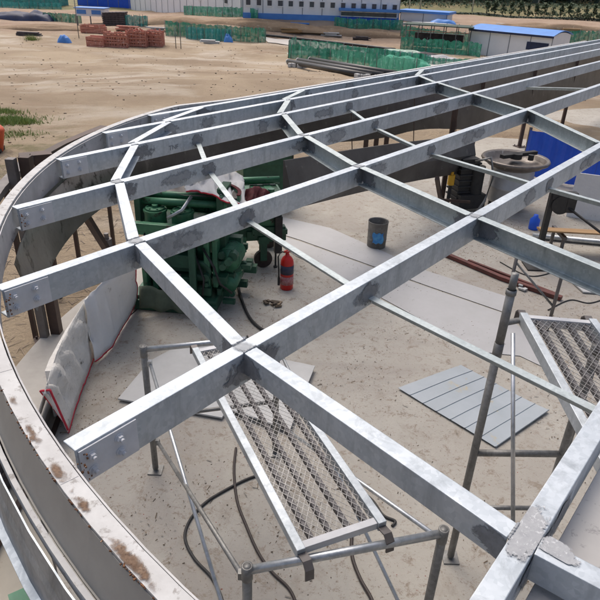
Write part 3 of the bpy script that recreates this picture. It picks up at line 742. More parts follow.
cloth('tarp', 'dirty cream cloth hung over the low edge inside the rim with red binding', ridge, inner, 'cloth_cream', 'b', 3, .09, sag=.09)
cloth('tarp', 'grimy outer flap of cream cloth hanging toward the kerb', ridge, outer, 'cloth_cream', None, 5, .02)
# the low wall that carries it
lw = MB(); ctr = [ (r_+Vector((0,0,0))) for r_ in ridge]
path = [Vector((p.x, p.y, .0))+(p-UV(5.61, .678, p.z)).normalized()*.05 for p in ridge[:3]+[ridge[3].lerp(ridge[2], .6)]]
lw.sweep([(-.03, 0), (.03, 0), (.03, .50), (-.03, .50)], path); tag(lw.build('low_wall', M['cloth_cream']), 'low pale upstand hidden under the cream cloth', 'low wall')
cloth('tarp', 'clean white cloth with red binding hanging beside the green machine', [at(84, 300, .66), at(104, 281, .80), at(136, 262, .92)], [at(95, 362, .05), at(112, 346, .03), at(121, 330, .03), at(137, 302, .05)], 'cloth_white', 'br', 9, .06)
cloth('tarp', 'small white cloth end with red edges against the rim at the second beam', [at(40, 391, .50), at(50, 390, .52)], [at(64, 422, .12), at(68, 430, .10)], 'cloth_white', 'tlr', 11, .01)
cloth('tarp', 'white tarp with dark red hem spread over the top of the green machine', [at(184, 181, 1.42), at(203, 172, 1.42), at(224, 166, 1.42), at(243, 176, 1.36)], [at(186, 191, 1.40), at(206, 193, 1.38), at(230, 203, 1.33), at(248, 204, 1.26)], 'cloth_white', 'b', 13, .09)
cloth('tarp', 'bundled maroon cloth beside the white tarp on the green machine', [at(246, 189, 1.22), at(258, 186, 1.20), at(270, 192, 1.1)], [at(244, 203, 1.12), at(254, 202, 1.12), at(268, 199, 1.05)], 'maroon', None, 15, .07, 8, 12)

# ================================================================== FIRE EXTINGUISHER
p = at(286.5, 288, 0); fe = thing('fire_extinguisher', 'red fire extinguisher with dark label standing by the machine wheel', 'fire extinguisher', p)
b = MB(); b.lathe([(.001, 0), (.078, 0), (.084, .012), (.084, .36), (.078, .40), (.055, .44), (.028, .462), (.026, .48), (.001, .48)], p, seg=28); b.build('cylinder', M['red'], fe)
b = MB(); b.lathe([(.085, .22), (.0855, .22), (.0855, .34), (.085, .34)], p, seg=28, smooth=True); b.build('label_band', M['label_dark'], fe)
b = MB(); b.lathe([(.085, .075), (.0855, .075), (.0855, .19), (.085, .19)], p, seg=28, smooth=True); b.build('label_band', M['label_grey'], fe)
b = MB(); b.cyl(p+Vector((0, 0, .478)), .022, .03, seg=12); b.box(p+Vector((.02, 0, .515)), (.12, .02, .012), .4); b.box(p+Vector((.015, 0, .54)), (.13, .018, .01), .4, Matrix.Rotation(.4, 3, 'Z') @ Matrix.Rotation(-.25, 3, 'Y')); b.build('valve_handle', M['red'], fe)
b = MB(); b.tube([p+Vector(q) for q in ((-.02, 0, .50), (-.08, -.02, .52), (-.115, -.03, .45), (-.105, -.04, .30), (-.10, -.04, .16))], .010, 8); b.cyl(p+Vector((-.10, -.04, .06)), .016, .11, seg=10); b.build('hose', M['black'], fe)

# ================================================================== BUCKET
p = at(376, 246, 0); bk = thing('bucket', 'grimy open metal bucket with a blue label standing on the concrete', 'bucket', p)
b = MB(); b.lathe([(.001, 0), (.135, 0), (.138, .005), (.142, .12), (.145, .12), (.145, .13), (.142, .135), (.148, .39), (.154, .395), (.154, .405), (.146, .405), (.140, .39), (.136, .02), (.001, .02)], p, seg=32); b.build('pail', M['bucket'], bk)
b = MB(); b.disc(p, .137, .25, seg=24); b.build('dark_content', M['bucket_in'], bk)
b = MB()
vs = []; 
for j in range(7):
    for i in range(9):
        a = rad(-122+i*8+4*math.sin(j)); vs.append(p+Vector((.150*math.cos(a), .150*math.sin(a), .10+.16*j/6+.012*math.sin(i*1.7))))
b.add(vs, [(j*9+i, j*9+i+1, (j+1)*9+i+1, (j+1)*9+i) for j in range(6) for i in range(8)], True); b.build('sticker', M['sticker'], bk)

# ================================================================== GREEN MACHINES
def machine_a():
    p = at(184, 312, 0)+Vector((-.02, .42, 0)); t = thing('green_machine', 'large dark green sheet-rolling machine on a skid under the second beam', 'machine', p)
    R0 = Matrix.Rotation(rad(-6), 3, 'Z')
    def G(x, y, z): return p+R0 @ Vector((x, y, z))
    def bx(b, c, s, tilt=None): b.box(G(*c), s, mat=R0 if tilt is None else R0 @ tilt)
    b = MB()
    bx(b, (-.05, 0, .10), (1.0, .85, .16)); bx(b, (-.05, -.44, .07), (1.04, .05, .13)); bx(b, (-.05, .44, .07), (1.04, .05, .13)); b.build('skid', M['green_dark'], t, bev=.01)
    b = MB(); bx(b, (-.04, .12, .55), (.58, .44, .66)); bx(b, (-.40, -.02, .45), (.06, .70, .5)); bx(b, (-.30, -.27, .55), (.07, .07, .76)); bx(b, (.33, -.27, .55), (.07, .07, .76)); bx(b, (0, -.27, .88), (.7, .07, .08)); bx(b, (.42, .05, .62), (.06, .66, .66)); b.build('body', M['green'], t, bev=.012)
    b = MB()
    for z in (.32, .60): bx(b, (-.06, -.20, z), (.46, .20, .16))
    bx(b, (0, -.1, .45), (.5, .2, .05))
    bx(b, (.25, -.28, .50), (.22, .04, .26)); b.build('cover_panel', M['green_dark'], t, bev=.006)
    b = MB(); b.lathe([(.001, 0), (.05, 0), (.05, .01), (.12, .012), (.13, 0), (.13, -.02)], G(.25, -.30, .50), R0 @ Vector((0, -1, 0)), 20); b.build('hand_wheel', M['green_dark'], t)
    b = MB(); bx(b, (0, .02, .96), (.98, .78, .07)); bx(b, (0, -.34, 1.02), (1.0, .08, .09)); bx(b, (0, .38, 1.02), (1.0, .08, .09)); b.build('top_plate', M['green'], t, bev=.006)
    for i, x in enumerate((-.30, .02)):
        b = MB(); c = G(x, -.12, 1.0); b.cyl(c, .125, .13, seg=26); b.cyl(c+Vector((0, 0, .13)), .135, .025, seg=26); b.cyl(c+Vector((0, 0, .155)), .11, .02, seg=26); b.cyl(c+Vector((0, 0, .175)), .035, .03, seg=10)
        for k_ in range(6): b.cyl(c+Vector((.085*math.cos(k_*1.047), .085*math.sin(k_*1.047), .172)), .012, .015, seg=6)
        b.build('drum', M['green'], t)
    b = MB()
    for y, z in ((-.06, 1.22), (.10, 1.25), (.24, 1.23)): b.tube([G(-.55, y, z), G(.52, y, z+.02)], .042, 14)
    b.build('roller', M['green'], t)
    b = MB()
    for x in (-.5, .46): bx(b, (x, .1, 1.18), (.07, .50, .36)); bx(b, (x, .1, 1.39), (.10, .30, .06))
    b.build('roller_frame', M['green_dark'], t, bev=.006)
    b = MB()
    for x, y, h in ((-.2, .32, .62), (.18, .34, .5), (-.02, .28, .72)):
        b.cyl(G(x, y, 1.0), .028, h*.8, seg=12); bx(b, (x, y, 1.0+h*.75), (.16, .05, .05))
        for z in (.15, .3): b.cyl(G(x, y, 1.0+z), .045, .03, seg=8)
    b.build('clamp_screw', M['green_dark'], t)
    b = MB(); b.tube([G(.56, -.20, .62), G(.56, .12, .62)], .13, 18)
    for k_ in range(10): b.lathe([(.135, 0), (.145, 0), (.145, .012), (.135, .012)], G(.56, -.18+k_*.03, .62), R0 @ Vector((0, 1, 0)), 18)
    b.tube([G(.56, -.20, .30), G(.56, .12, .30)], .10, 16); bx(b, (.52, -.04, .45), (.16, .2, .3)); b.build('motor', M['green'], t)
    b = MB(); rnd = random.Random(5); bx(b, (.44, .06, .52), (.14, .36, .72))
    for k_ in range(26):
        c = (rnd.uniform(.30, .75), rnd.uniform(-.35, .3), rnd.uniform(.12, .9)); bx(b, c, (rnd.uniform(.04, .16), rnd.uniform(.04, .14), rnd.uniform(.03, .12)))
    for k_ in range(12): b.cyl(G(rnd.uniform(.32, .72), rnd.uniform(-.4, 0), rnd.uniform(.15, .85)), rnd.uniform(.02, .06), rnd.uniform(.03, .12), R0 @ Vector((0, -1, 0)), 12)
    b.build('gearbox', M['green_dark'], t)
    b = MB(); vs = []
    for i in range(13):
        for j in range(6):
            q = G(-.42+i*.045, -.50-.02*math.sin(i*1.3)-j*.012, .34-j*.052+.02*math.sin(i*.9)); vs.append(q)
    b.add(vs, [(i*6+j, (i+1)*6+j, (i+1)*6+j+1, i*6+j+1) for i in range(12) for j in range(5)], True); o = b.build('grey_cover', simple('grey_green_rag', (.13, .16, .11), (.08, .10, .07), 4, .9), t); o.modifiers.new('s', 'SOLIDIFY').thickness = .006
    b = MB(); arc = [G(.0+.66*math.cos(rad(a)), -.02+.46*math.sin(rad(a)), 1.36) for a in range(-5, 160, 8)]
    b.sweep([(-.015, -.14), (.015, -.14), (.015, 0), (-.015, 0)], arc); b.build('curved_guard', M['green'], t, bev=.003)
    b = MB(); b.sweep([(-.02, 0), (.02, 0), (.02, .012), (-.02, .012)], [q+Vector((0, 0, .002)) for q in arc]); b.build('guard_edge', M['maroon'], t)
    b = MB(); b.add([G(.0, .05, 1.28)]+[q-Vector((0, 0, .03)) for q in arc], [(0, i+1, i+2) for i in range(len(arc)-1)]); b.build('tray', M['grey_post'], t)
    for i, pts in enumerate((((.30, -.32, .80), (.45, -.42, .62), (.50, -.38, .40), (.62, -.30, .25)), ((.20, -.30, .70), (.32, -.40, .45), (.30, -.42, .25)), ((-.35, -.36, .95), (-.38, -.44, .70), (-.25, -.40, .48)))):
        b = MB(); b.tube([G(*q) for q in pts], .014, 8); b.build('hose', M['black'], t)
    b = MB()
    for x in (-.30, -.18, .0, .12, .34):
        for z in (.22, .42, .62, .80): b.cyl(G(x, -.275, z), .014, .012, R0 @ Vector((0, -1, 0)), 6)
    b.build('bolt_heads', M['grey_post'], t)
    b = MB(); b.tube([G(-.1, -.30, 1.12), G(.05, -.22, 1.20), G(.13, -.1, 1.33)], .02, 10); b.build('lever', M['galv_bright'], t)
machine_a()
def machine_b():
    p = at(262, 272, 0)+Vector((-.15, .35, 0)); t = thing('green_machine', 'green wheeled machine bench with caster and jack leg beside the extinguisher', 'machine', p)
    R0 = Matrix.Rotation(rad(14), 3, 'Z')
    def G(x, y, z): return p+R0 @ Vector((x, y, z))
    def bx(b, c, s): b.box(G(*c), s, mat=R0)
    b = MB(); bx(b, (-.12, .1, .72), (.95, .62, .34)); bx(b, (-.12, -.2, .54), (1.0, .07, .10)); bx(b, (-.12, .4, .54), (1.0, .07, .10)); b.build('body', M['green'], t, bev=.012)
    b = MB(); bx(b, (-.12, .1, .92), (1.08, .74, .05)); bx(b, (.2, .1, .98), (.3, .5, .08)); b.build('table', M['green_dark'], t, bev=.006)
    b = MB(); 
    for k_ in range(5): bx(b, (-.5+.18*k_, .05, .99), (.10, .48, .07)); b.cyl(G(-.5+.18*k_, -.12, 1.02), .045, .06, seg=14)
    b.tube([G(-.6, .25, 1.08), G(.4, .25, 1.08)], .05, 14); b.build('roller', M['green'], t)
    for x, y in ((.10, -.22), (-.55, .42), (.3, .42)):
        c = MB(); c.cyl(G(x, y-.03, .13), .125, .055, R0 @ Vector((0, 1, 0)), 24); c.cyl(G(x, y-.045, .13), .05, .085, R0 @ Vector((0, 1, 0)), 14); o = c.build('wheel', M['brown_rubber'], t)
        c = MB(); c.box(G(x, y-.055, .26), (.09, .012, .28), mat=R0); c.box(G(x, y+.05, .26), (.09, .012, .28), mat=R0); c.box(G(x, y, .42), (.14, .14, .1), mat=R0); c.build('fork', M['green_dark'], o)
    b = MB(); bx(b, (.30, -.24, .48), (.10, .10, .52)); b.cyl(G(.27, -.25, .02), .014, .3, seg=8); b.cyl(G(.27, -.25, .0), .03, .02, seg=10); b.build('jack_leg', M['black'], t, bev=.004)
    b = MB(); bx(b, (-.5, -.1, .30), (.10, .10, .5)); bx(b, (-.30, -.16, .36), (.34, .2, .22)); b.tube([G(-.48, -.2, .35), G(-.15, -.2, .35)], .09, 16); b.build('motor', M['green'], t, bev=.006)
    b = MB(); rnd = random.Random(8); bx(b, (.09, -.20, .50), (.62, .10, .18))
    for k_ in range(14): bx(b, (rnd.uniform(-.2, .38), rnd.uniform(-.28, -.16), rnd.uniform(.40, .60)), (rnd.uniform(.04, .12), rnd.uniform(.04, .1), rnd.uniform(.04, .1)))
    b.build('gearbox', M['green_dark'], t)
machine_b()
def machine_c():
    p = at(262, 215, 0)+Vector((0, .5, 0)); t = thing('green_machine', 'farther dark green machine with a bright green guard beyond the white tarp', 'machine', p)
    def bx(b, c, s): b.box(p+Vector(c), s, .3)
    b = MB(); bx(b, (0, 0, .55), (.85, .6, .8)); b.build('body', M['green_dark'], t, bev=.01)
    b = MB(); bx(b, (-.28, -.1, 1.12), (.30, .28, .22)); b.build('guard', M['green_bright'], t, bev=.02)
    b = MB()
    for k_ in range(6): bx(b, (-.05+.10*k_, -.15+.05*(k_ % 2), 1.02+.03*(k_ % 3)), (.07, .34, .13)); b.tube([p+Vector((-.1+.1*k_, -.3, 1.12)), p+Vector((-.1+.1*k_, .2, 1.14))], .03, 10)
    b.build('roller', M['green'], t)
    b = MB(); bx(b, (.15, -.3, .9), (.6, .05, .2)); bx(b, (-.05, .35, 1.35), (.42, .1, .25)); bx(b, (.12, .35, 1.1), (.1, .1, .6)); b.build('frame', M['green_dark'], t, bev=.005)
machine_c()

# ================================================================== RIGHT SIDE MACHINES
def drum():
    p = at(508, 222, 0)+Vector((.15, .7, 0)); t = thing('steel_drum_machine', 'round grey drum with a wide brown rim on the right beneath the beams', 'drum', p)
    b = MB(); b.lathe([(.001, .15), (.34, .15), (.36, .2), (.36, .40), (.37, .41), (.37, .44), (.36, .45), (.36, .70), (.34, .75)], p, seg=36); b.build('drum_body', M['metal_grey'], t)
    b = MB(); b.lathe([(.32, .73), (.44, .80), (.50, .84), (.56, .86), (.58, .89), (.56, .92), (.50, .90), (.47, .80), (.30, .78), (.12, .84), (.001, .84)], p, seg=40); b.build('rim', M['metal_lid'], t)
    b = MB(); b.cyl(p+Vector((.22, -.1, .91)), .05, .09, seg=10); b.box(p+Vector((.06, .05, .96)), (.8, .09, .06), .5); b.cyl(p+Vector((0, 0, .90)), .10, .09, seg=14); b.build('lid_clamp', M['black'], t)
    for a in (.5, 2.6, 4.7):
        b = MB(); q = p+Vector((.28*math.cos(a), .28*math.sin(a), 0)); b.beam(q, q+Vector((0, 0, .3)), .07, .07); b.build('leg', M['black'], t)
drum()
def blackmachine():
    p = at(462, 214, 0)+Vector((0, .3, 0)); t = thing('black_hoist', 'black motor unit with a yellow cap standing left of the grey drum', 'machine', p)
    b = MB(); b.box(p+Vector((0, 0, .55)), (.34, .34, .75), .3); b.box(p+Vector((.12, -.1, .2)), (.5, .3, .25), .3)
    for k_ in range(7): b.box(p+Vector((0, 0, .25+.1*k_)), (.39, .39, .03), .3)
    b.cyl(p+Vector((.2, -.1, .3)), .12, .5, seg=16); b.build('motor_body', M['black'], t, bev=.008)
    b = MB(); b.cyl(p+Vector((-.27, -.25, .50)), .06, .17, seg=14); b.cyl(p+Vector((-.27, -.25, .67)), .03, .05, seg=10); b.build('yellow_cap', M['yellow'], t)
    b = MB(); b.cyl(p+Vector((-.27, -.25, 0)), .03, .50, seg=10); b.build('stem', M['black'], t)
    b = MB(); b.tube([p+Vector(q) for q in ((.1, -.2, .9), (.32, -.3, 1.0), (.40, -.35, .7), (.3, -.45, .3), (.1, -.6, .03))], .022, 8); b.build('hose', M['galv_worn'], t)
blackmachine()
def jack():
    p = at(548, 224, 0)+Vector((0, .2, 0)); t = thing('black_winch', 'black winch bracket with a long handle hanging below the beam on the right', 'winch', p)
    c = at(560, 204, .95)
    b = MB(); b.box(c+Vector((-.13, 0, -.22)), (.07, .07, .75)); b.build('stand', M['black'], t)
    b = MB(); b.cyl(c+Vector((0, -.06, 0)), .13, .12, Vector((0, 1, 0)), 20); b.box(c+Vector((.03, 0, .12)), (.34, .10, .10)); b.box(c+Vector((.13, -.02, .0)), (.12, .09, .2)); b.build('gear_housing', M['black'], t)
    b = MB(); b.tube([c+Vector((.1, -.05, -.03)), c+Vector((.75, -.45, -.42))], .018, 8); b.build('handle', M['black'], t)
    b = MB(); q = c+Vector((-.13, 0, 0)); b.beam(Vector((q.x, q.y, 0)), Vector((q.x, q.y, c.z-.5)), .05, .05); b.box(Vector((q.x, q.y, .01)), (.3, .3, .02)); b.build('base', M['black'], t)
jack()
def stand_sheet(name, label, cat, P, h, mt, thick=.02):
    b = MB(); P = [Vector(p_) for p_ in P]
    b.sweep([(-thick/2, 0), (thick/2, 0), (thick/2, h), (-thick/2, h)], P); o = b.build(name, M[mt]); tag(o, label, cat); return o
q0, q1 = at(562, 226, 0), at(640, 238, 0)
stand_sheet('white_board', 'large upright white board leaning at the right edge under the beams', 'board', [q0+Vector((.25, .5, 0)), q1+Vector((.2, .5, 0))], .78, 'cloth_white')
for i, (dx, dz, ln_, lab) in enumerate(((0, .02, 2.6, 'lowest light brown plank on the trestle pile at the right edge'), (.03, .055, 2.5, 'middle darker plank on the pile at the right edge'), (-.02, .09, 2.7, 'topmost plank on the pile at the right edge'))):
    a = at(538+i*2, 229+i*1.5, .30+dz)+Vector((0, .0+i*.05, 0)); b = MB(); b.beam(a, a+Vector((ln_, -.10, 0)), .14, .022); tag(b.build('plank', M['wood']), lab, 'plank', 'planks on the trestles')
tres = thing('trestle', 'low steel trestle holding up the planks', 'trestle', at(560, 250, 0))
a = at(540, 230, .30)
for s in (.3, 1.8):
    b = MB(); c = a+Vector((s, 0, 0)); b.box(Vector((c.x, c.y, .27)), (.05, .5, .05)); 
    for dy in (-.2, .2): b.box(Vector((c.x, c.y+dy, .125)), (.04, .04, .25))
    b.build('leg', M['grey_post'], tres)
b = MB(); c0_ = at(530, 236, .0); b.tube([c0_+Vector((0, -.1, .05)), c0_+Vector((2.8, -.55, .05))], .045, 12); tag(b.build('steel_pipe', M['galv_bright']), 'pale steel pipe on the ground in front of the plank pile', 'pipe')
b = MB(); c_ = at(533, 229, 0); b.lathe([(.001, 0), (.075, 0), (.08, .02), (.08, .17), (.04, .21), (.035, .25), (.001, .25)], c_, seg=16); tag(b.build('blue_can', M['blue']), 'small blue can standing left of the planks', 'can')
slab('pale_panel', 'pale panel lying at the right edge beyond the small tube frame', 'panel', [at(x, y, .01) for x, y in ((556, 268), (620, 274), (624, 296), (583, 293))], .02, 'board')
# blue hoarding beyond the pad on the right
def hoarding():
    a, c = gat(455, 133), gat(700, 168); a = UV(9.6, 7.2, tz(*UV(9.6, 7.2, 0).xy)); c = UV(13.2, 3.9)
    a = at(520, 176, 0); c = at(760, 228, 0)
    a = Vector((a.x, a.y, 0)); c = Vector((c.x, c.y, 0))
    t = thing('blue_hoarding', 'bright blue corrugated hoarding standing beyond the grey drum at the right', 'hoarding', a)
    n = 60; pts = [a.lerp(c, i/n)+Vector((0, 0, 0)) for i in range(n+1)]; nd = (c-a).normalized().cross(Vector((0, 0, 1)))
    pts = [p_+nd*(.02 if i % 4 in (1, 2) else -.02) for i, p_ in enumerate(pts)]
    b = MB(); b.sweep([(-.003, .05), (.003, .05), (.003, .95), (-.003, .95)], pts); b.build('sheet', M['blue'], t)
    for k_ in range(7):
        q = a.lerp(c, k_/6)-nd*.05; b = MB(); b.beam(V3(q, -.02), V3(q, 1.0), .05, .05); b.build('post', M['grey_post'], t)
hoarding()

# ================================================================== CABLES, small debris
def cable(label, pts, r, mt='black', z=0.0):
    P = [at(x, y, z+r) for x, y in pts]; n = len(P); Q = []
    for i in range(n-1):
        p0, p1, p2, p3 = P[max(i-1, 0)], P[i], P[i+1], P[min(i+2, n-1)]
        for k_ in range(8):
            t = k_/8; Q.append(.5*((2*p1)+(-p0+p2)*t+(2*p0-5*p1+4*p2-p3)*t*t+(-p0+3*p1-3*p2+p3)*t**3))
    Q.append(P[-1]); b = MB(); b.tube(Q, r, 8); return tag(b.build('cable', M[mt]), label, 'cable', 'cables on the concrete')
cable('black cable looping out from beneath the left side of the catwalk', [(262, 474), (245, 480), (222, 492), (205, 503), (190, 520), (185, 538), (194, 558), (212, 578), (222, 600), (224, 620)], .011)
cable('brown cable running down under the middle of the catwalk', [(236, 448), (234, 470), (237, 500), (246, 525), (258, 552), (272, 572), (290, 590), (300, 615)], .011, 'brown_rubber')
cable('thick cable emerging below the near scaffold bar', [(352, 530), (352, 555), (360, 578), (372, 600), (376, 620)], .013, 'brown_rubber')
cable('cable curving beside the right rail of the catwalk', [(330, 470), (350, 482), (372, 500), (383, 515), (395, 521), (392, 526)], .011)
cable('black cable hanging down from the green bench to the floor', [(238, 262), (238, 285), (243, 303), (250, 318), (260, 328), (275, 336)], .018)
cable('thin wire lying past the red bars on the right', [(500, 262), (530, 276), (560, 270), (590, 262)], .008)
cable('thin dark wire crossing the concrete right of the tube frame', [(548, 310), (570, 300), (590, 303), (612, 296)], .008)
# straw and chips on the slab
db = MB(); rnd = random.Random(11)
for k_ in range(14000):
    u, v = rnd.uniform(.9, 11), rnd.uniform(-2, 5); 
    if (u-5.61)**2+(v-.678)**2 > 5.1**2 and u < 5.6: continue
    if noise.noise(Vector((u*1.3, v*1.3, 2)))+.25*rnd.uniform(-1, 1) < .02: continue
    p = UV(u, v, .006); a = rnd.uniform(0, PI); l = rnd.uniform(.002, .009)*(3.5 if rnd.random() < .04 else 1); w = rnd.uniform(.001, .004)
    d = Vector((math.cos(a), math.sin(a), 0)); nn = Vector((-d.y, d.x, 0))
    db.add([p-d*l-nn*w, p+d*l-nn*w, p+d*l+nn*w+Vector((0, 0, .006)), p-d*l+nn*w+Vector((0, 0, .004))], [(0, 1, 2, 3)])
tag(db.build('straw_debris', M['straw']), 'brown chips and straw scattered over the concrete', 'debris', kind='stuff')
rk = random.Random(21)
for k_, (x, y, lab) in enumerate(((527, 290, 'small pale rag heap by the foot of the tube frame'), (404, 262, 'dark scrap lump beside the grey sheet'), (272, 306, 'small dark scrap on the floor near the extinguisher'))):
    b = MB(); c = at(x, y, .0)
    for q in range(7): b.box(c+Vector((rk.uniform(-.09, .09), rk.uniform(-.07, .07), .015+.01*q/2)), (rk.uniform(.04, .1), rk.uniform(.03, .07), .02), rk.uniform(0, 3))
    tag(b.build('scrap', M['board'] if k_ == 0 else M['straw']), lab, 'scrap')

# ================================================================== BOTTOM LEFT: work deck
dk = thing('work_deck', 'beige boarded work platform outside the rim at the bottom left', 'platform', at(5, 560, 0))
dz = 1.15
dd = [at(-60, 440, dz), at(22, 455, dz), at(75, 640, dz), at(-60, 680, dz)]
slab('deck_board', None, None, dd, .03, 'deck', -.03, parent=dk)
for q in dd:
    b = MB(); b.beam(V3(q, -.03), V3(q, dz-.03), .06, .06); b.build('leg', M['grey_post'], dk)
hc = thing('hose_coil', 'dark brown hose coil standing on the work platform at the left edge', 'hose coil', at(-10, 470, dz))
c = at(-30, 462, dz+.23); b = MB()
for k_ in range(5):
    cc = c+Vector((.045*k_-.05, .02*k_, 0)); b.tube([cc+Vector((0.05*math.cos(a_*PI/12),   .20*math.cos(a_*PI/12), .20*math.sin(a_*PI/12))) for a_ in range(25)], .028, 10)
b.build('coil', M['brown_rubber'], hc)
b = MB(); b.box(at(38, 602, dz+.05), (.20, .12, .10), .6); tag(b.build('green_box', M['green']), 'small dark green box on the work platform at the bottom edge', 'box')
b = MB(); q = at(-1, 545, dz+.01); b.beam(q+Vector((0, -.5, .02)), q+Vector((.0, .7, .02)), .03, .03); tag(b.build('timber_strip', M['brown_steel']), 'dark timber strip along the left edge of the work platform', 'timber')

# ================================================================== BACKGROUND
def px_per_m(p): return FPX/((p-CAM).dot(fw))
def net_fence(label, pts, h, mt='net', posts=True, jag=.12, seed=1):
    P = [gat(x, y) for x, y in pts]; Q = lerp_path(P, 30*(len(P)-1)); t = thing('net_fence', label, 'net fence', P[0], 'green mesh fences round the yard')
    rnd = random.Random(seed); b = MB(); vs = []
    for i, q in enumerate(Q):
        z0 = tz(q.x, q.y); hh = h*(1-jag*abs(noise.noise(Vector((i*.23, seed, 0))))*2-.04*noise.noise(Vector((i*.9, seed, 3))))
        off = Vector((0, .22*noise.noise(Vector((i*.35, seed, 4)))+.1*noise.noise(Vector((i*1.1, seed, 4))), 0))
        for j in range(4): vs.append(Vector((q.x, q.y, z0-.02+hh*j/3))+off*(1.5 if j in (1, 2) else 1))
    b.add(vs, [(i*4+j, (i+1)*4+j, (i+1)*4+j+1, i*4+j+1) for i in range(len(Q)-1) for j in range(3)], False)
    o = b.build('net', M[mt], t)
    for i in range(0, len(Q), 10):
        q = Q[min(len(Q)-1, max(0, i+rnd.randint(-2, 2)))]; z0 = tz(q.x, q.y); b = MB(); b.tube([Vector((q.x, q.y-.06, z0-.05)), Vector((q.x+rnd.uniform(-.08, .08), q.y-.06, z0+h*rnd.uniform(.95, 1.12)))], .025, 6); b.build('post', M['pole'], t)
    return t
net_fence('long green net fence left of the haul road with a teal middle', [(166, 35.5), (205, 39), (240, 41.5), (266, 42.5)], 1.35, 'net', seed=2)
net_fence('teal net panel in front of the long green net fence', [(186, 38.5), (215, 41), (232, 42)], 1.15, 'net_teal', seed=5)
net_fence('green net fence behind the blue and white kiosk on the left', [(44, 21), (62, 22), (82, 23)], .95, 'net', seed=3)
net_fence('teal net fence between the brown stack and the red formwork', [(124, 25), (136, 26), (148, 27)], 1.05, 'net_teal', seed=4)
net_fence('front net of the green enclosure around the stored pipes', [(288, 58), (330, 63), (380, 71), (418, 78)], 1.05, 'net', seed=6)
net_fence('left side net of the green enclosure around the stored pipes', [(288, 58), (296, 52)], 1.3, 'net', seed=7)
net_fence('back net of the green enclosure reaching to the blue roofed hut', [(400, 50), (440, 53), (480, 57)], 1.2, 'net', seed=8)
net_fence('pale teal net along the top of the earth bank at upper left', [(-10, 8), (30, 8.5), (62, 9.5)], .9, 'net_teal', seed=9)
net_fence('green net under the white building at the top', [(184, 15), (220, 17), (258, 19.5)], 1.0, 'net', seed=10)
net_fence('green net along the bank top right of the white building', [(334, 27), (370, 29), (402, 30)], 1.0, 'net', seed=11)
net_fence('green net fence right of the blue roofed hut', [(560, 47), (585, 46), (612, 45)], 1.5, 'net', seed=12)
net_fence('long green net running behind the scaffold shed', [(400, 38), (430, 42), (475, 46)], 1.3, 'net', seed=13)
net_fence('second net hanging behind the front of the green enclosure', [(296, 53), (340, 58), (385, 64), (424, 69)], 1.1, 'net', seed=21)
net_fence('pale teal net lying farther back inside the green enclosure', [(345, 55), (380, 58), (430, 64)], .7, 'net_teal', seed=22)
# pipes stored inside the enclosure
for i, (x0, y0, x1, y1, lab) in enumerate(((288, 64, 372, 80, 'black pipe nearest the camera in front of the green enclosure'), (298, 62.5, 384, 78.5, 'second black pipe in front of the green enclosure'), (310, 61.5, 396, 77, 'third black pipe tight against the green net'))):
    a, c = gat(x0, y0), gat(x1, y1); b = MB(); r = .17; b.tube([a+Vector((0, 0, r)), c+Vector((0, 0, r))], r, 12)
    for e, d_ in ((a, 1), (c, 1)): b.disc(e+Vector((0, 0, r)), r, 0, (c-a).normalized(), 12)
    o = b.build('stored_pipe', M['pipe_black']); tag(o, lab, 'pipe', 'black pipes in front of the green enclosure')
    e = MB(); e.lathe([(r*.7, -.02), (r*1.02, -.02), (r*1.02, .12), (r*.99, .12)], a+Vector((0, 0, r)), (c-a).normalized(), 12); e.build('end_cap', M['board'], o)
for i, (x, y) in enumerate(((292, 67), (303, 68), (362, 79), (376, 80))):
    b = MB(); c = gat(x, y); rr2 = random.Random(i)
    for q in range(4): b.box(c+Vector((rr2.uniform(-.3, .3), rr2.uniform(-.1, .1), .12)), (.3, .2, .24), rr2.uniform(0, 3))
    tag(b.build('white_sack', M['board']), ('white sack at the left end of the stored pipes', 'white sack just right of the left end of the stored pipes', 'white sack near the right end of the stored pipes', 'rightmost white sack by the stored pipes')[i], 'sack', 'white sacks by the pipes')
# white sheeted stack in the enclosure
def heap(name, label, cat, px, py, w, d, h, mt, seed=0, n=14, group=None):
    c = gat(px, py)+Vector((0, d/2, 0)); b = MB(); NXX = n; vs = []
    for j in range(n+1):
        for i in range(n+1):
            s, t = i/n, j/n; e = (math.sin(PI*s)**.45)*(math.sin(PI*t)**.45) if 0 < i < n and 0 < j < n else 0
            x, y = c.x+(s-.5)*w, c.y+(t-.5)*d
            vs.append((x, y, c.z-.06+h*e*(1+.35*noise.noise(Vector((s*5, t*5, seed))))))
    b.add(vs, [(j*(n+1)+i, j*(n+1)+i+1, (j+1)*(n+1)+i+1, (j+1)*(n+1)+i) for j in range(n) for i in range(n)], True)
    return tag(b.build(name, M[mt]), label, cat, group)
heap('covered_stack', 'long stack under a whitish green cover inside the green enclosure', 'covered stack', 398, 58, 7, 2.5, .55, 'net_pale', 2)
heap('covered_stack', 'green netted heap at the right end of the enclosure', 'covered stack', 404, 70, 4.5, 2.5, .8, 'net', 3)
heap('navy_stack', 'dark navy covered stack at the far left edge', 'covered stack', 12, 20.5, 7, 2.5, .9, 'navy', 4, group='navy covered stacks')
heap('navy_stack', 'dark navy covered stack just left of the green net', 'covered stack', 33, 21, 4, 2.5, 1.0, 'navy', 5, group='navy covered stacks')
heap('blue_sack', 'small blue bag lying alone on the sand at upper left', 'bag', 63, 43, 1.1, .7, .65, 'blue_roof', 6)
heap('blue_barrel_heap', 'blue tarp lump at the right end of the long green fence', 'tarp', 228, 42.5, .9, .6, .7, 'blue_roof', 7)
heap('earth_mound', 'low tan earth mound on the terrace at upper middle', 'earth mound', 180, 25, 9, 3, .7, 'earth', 8)
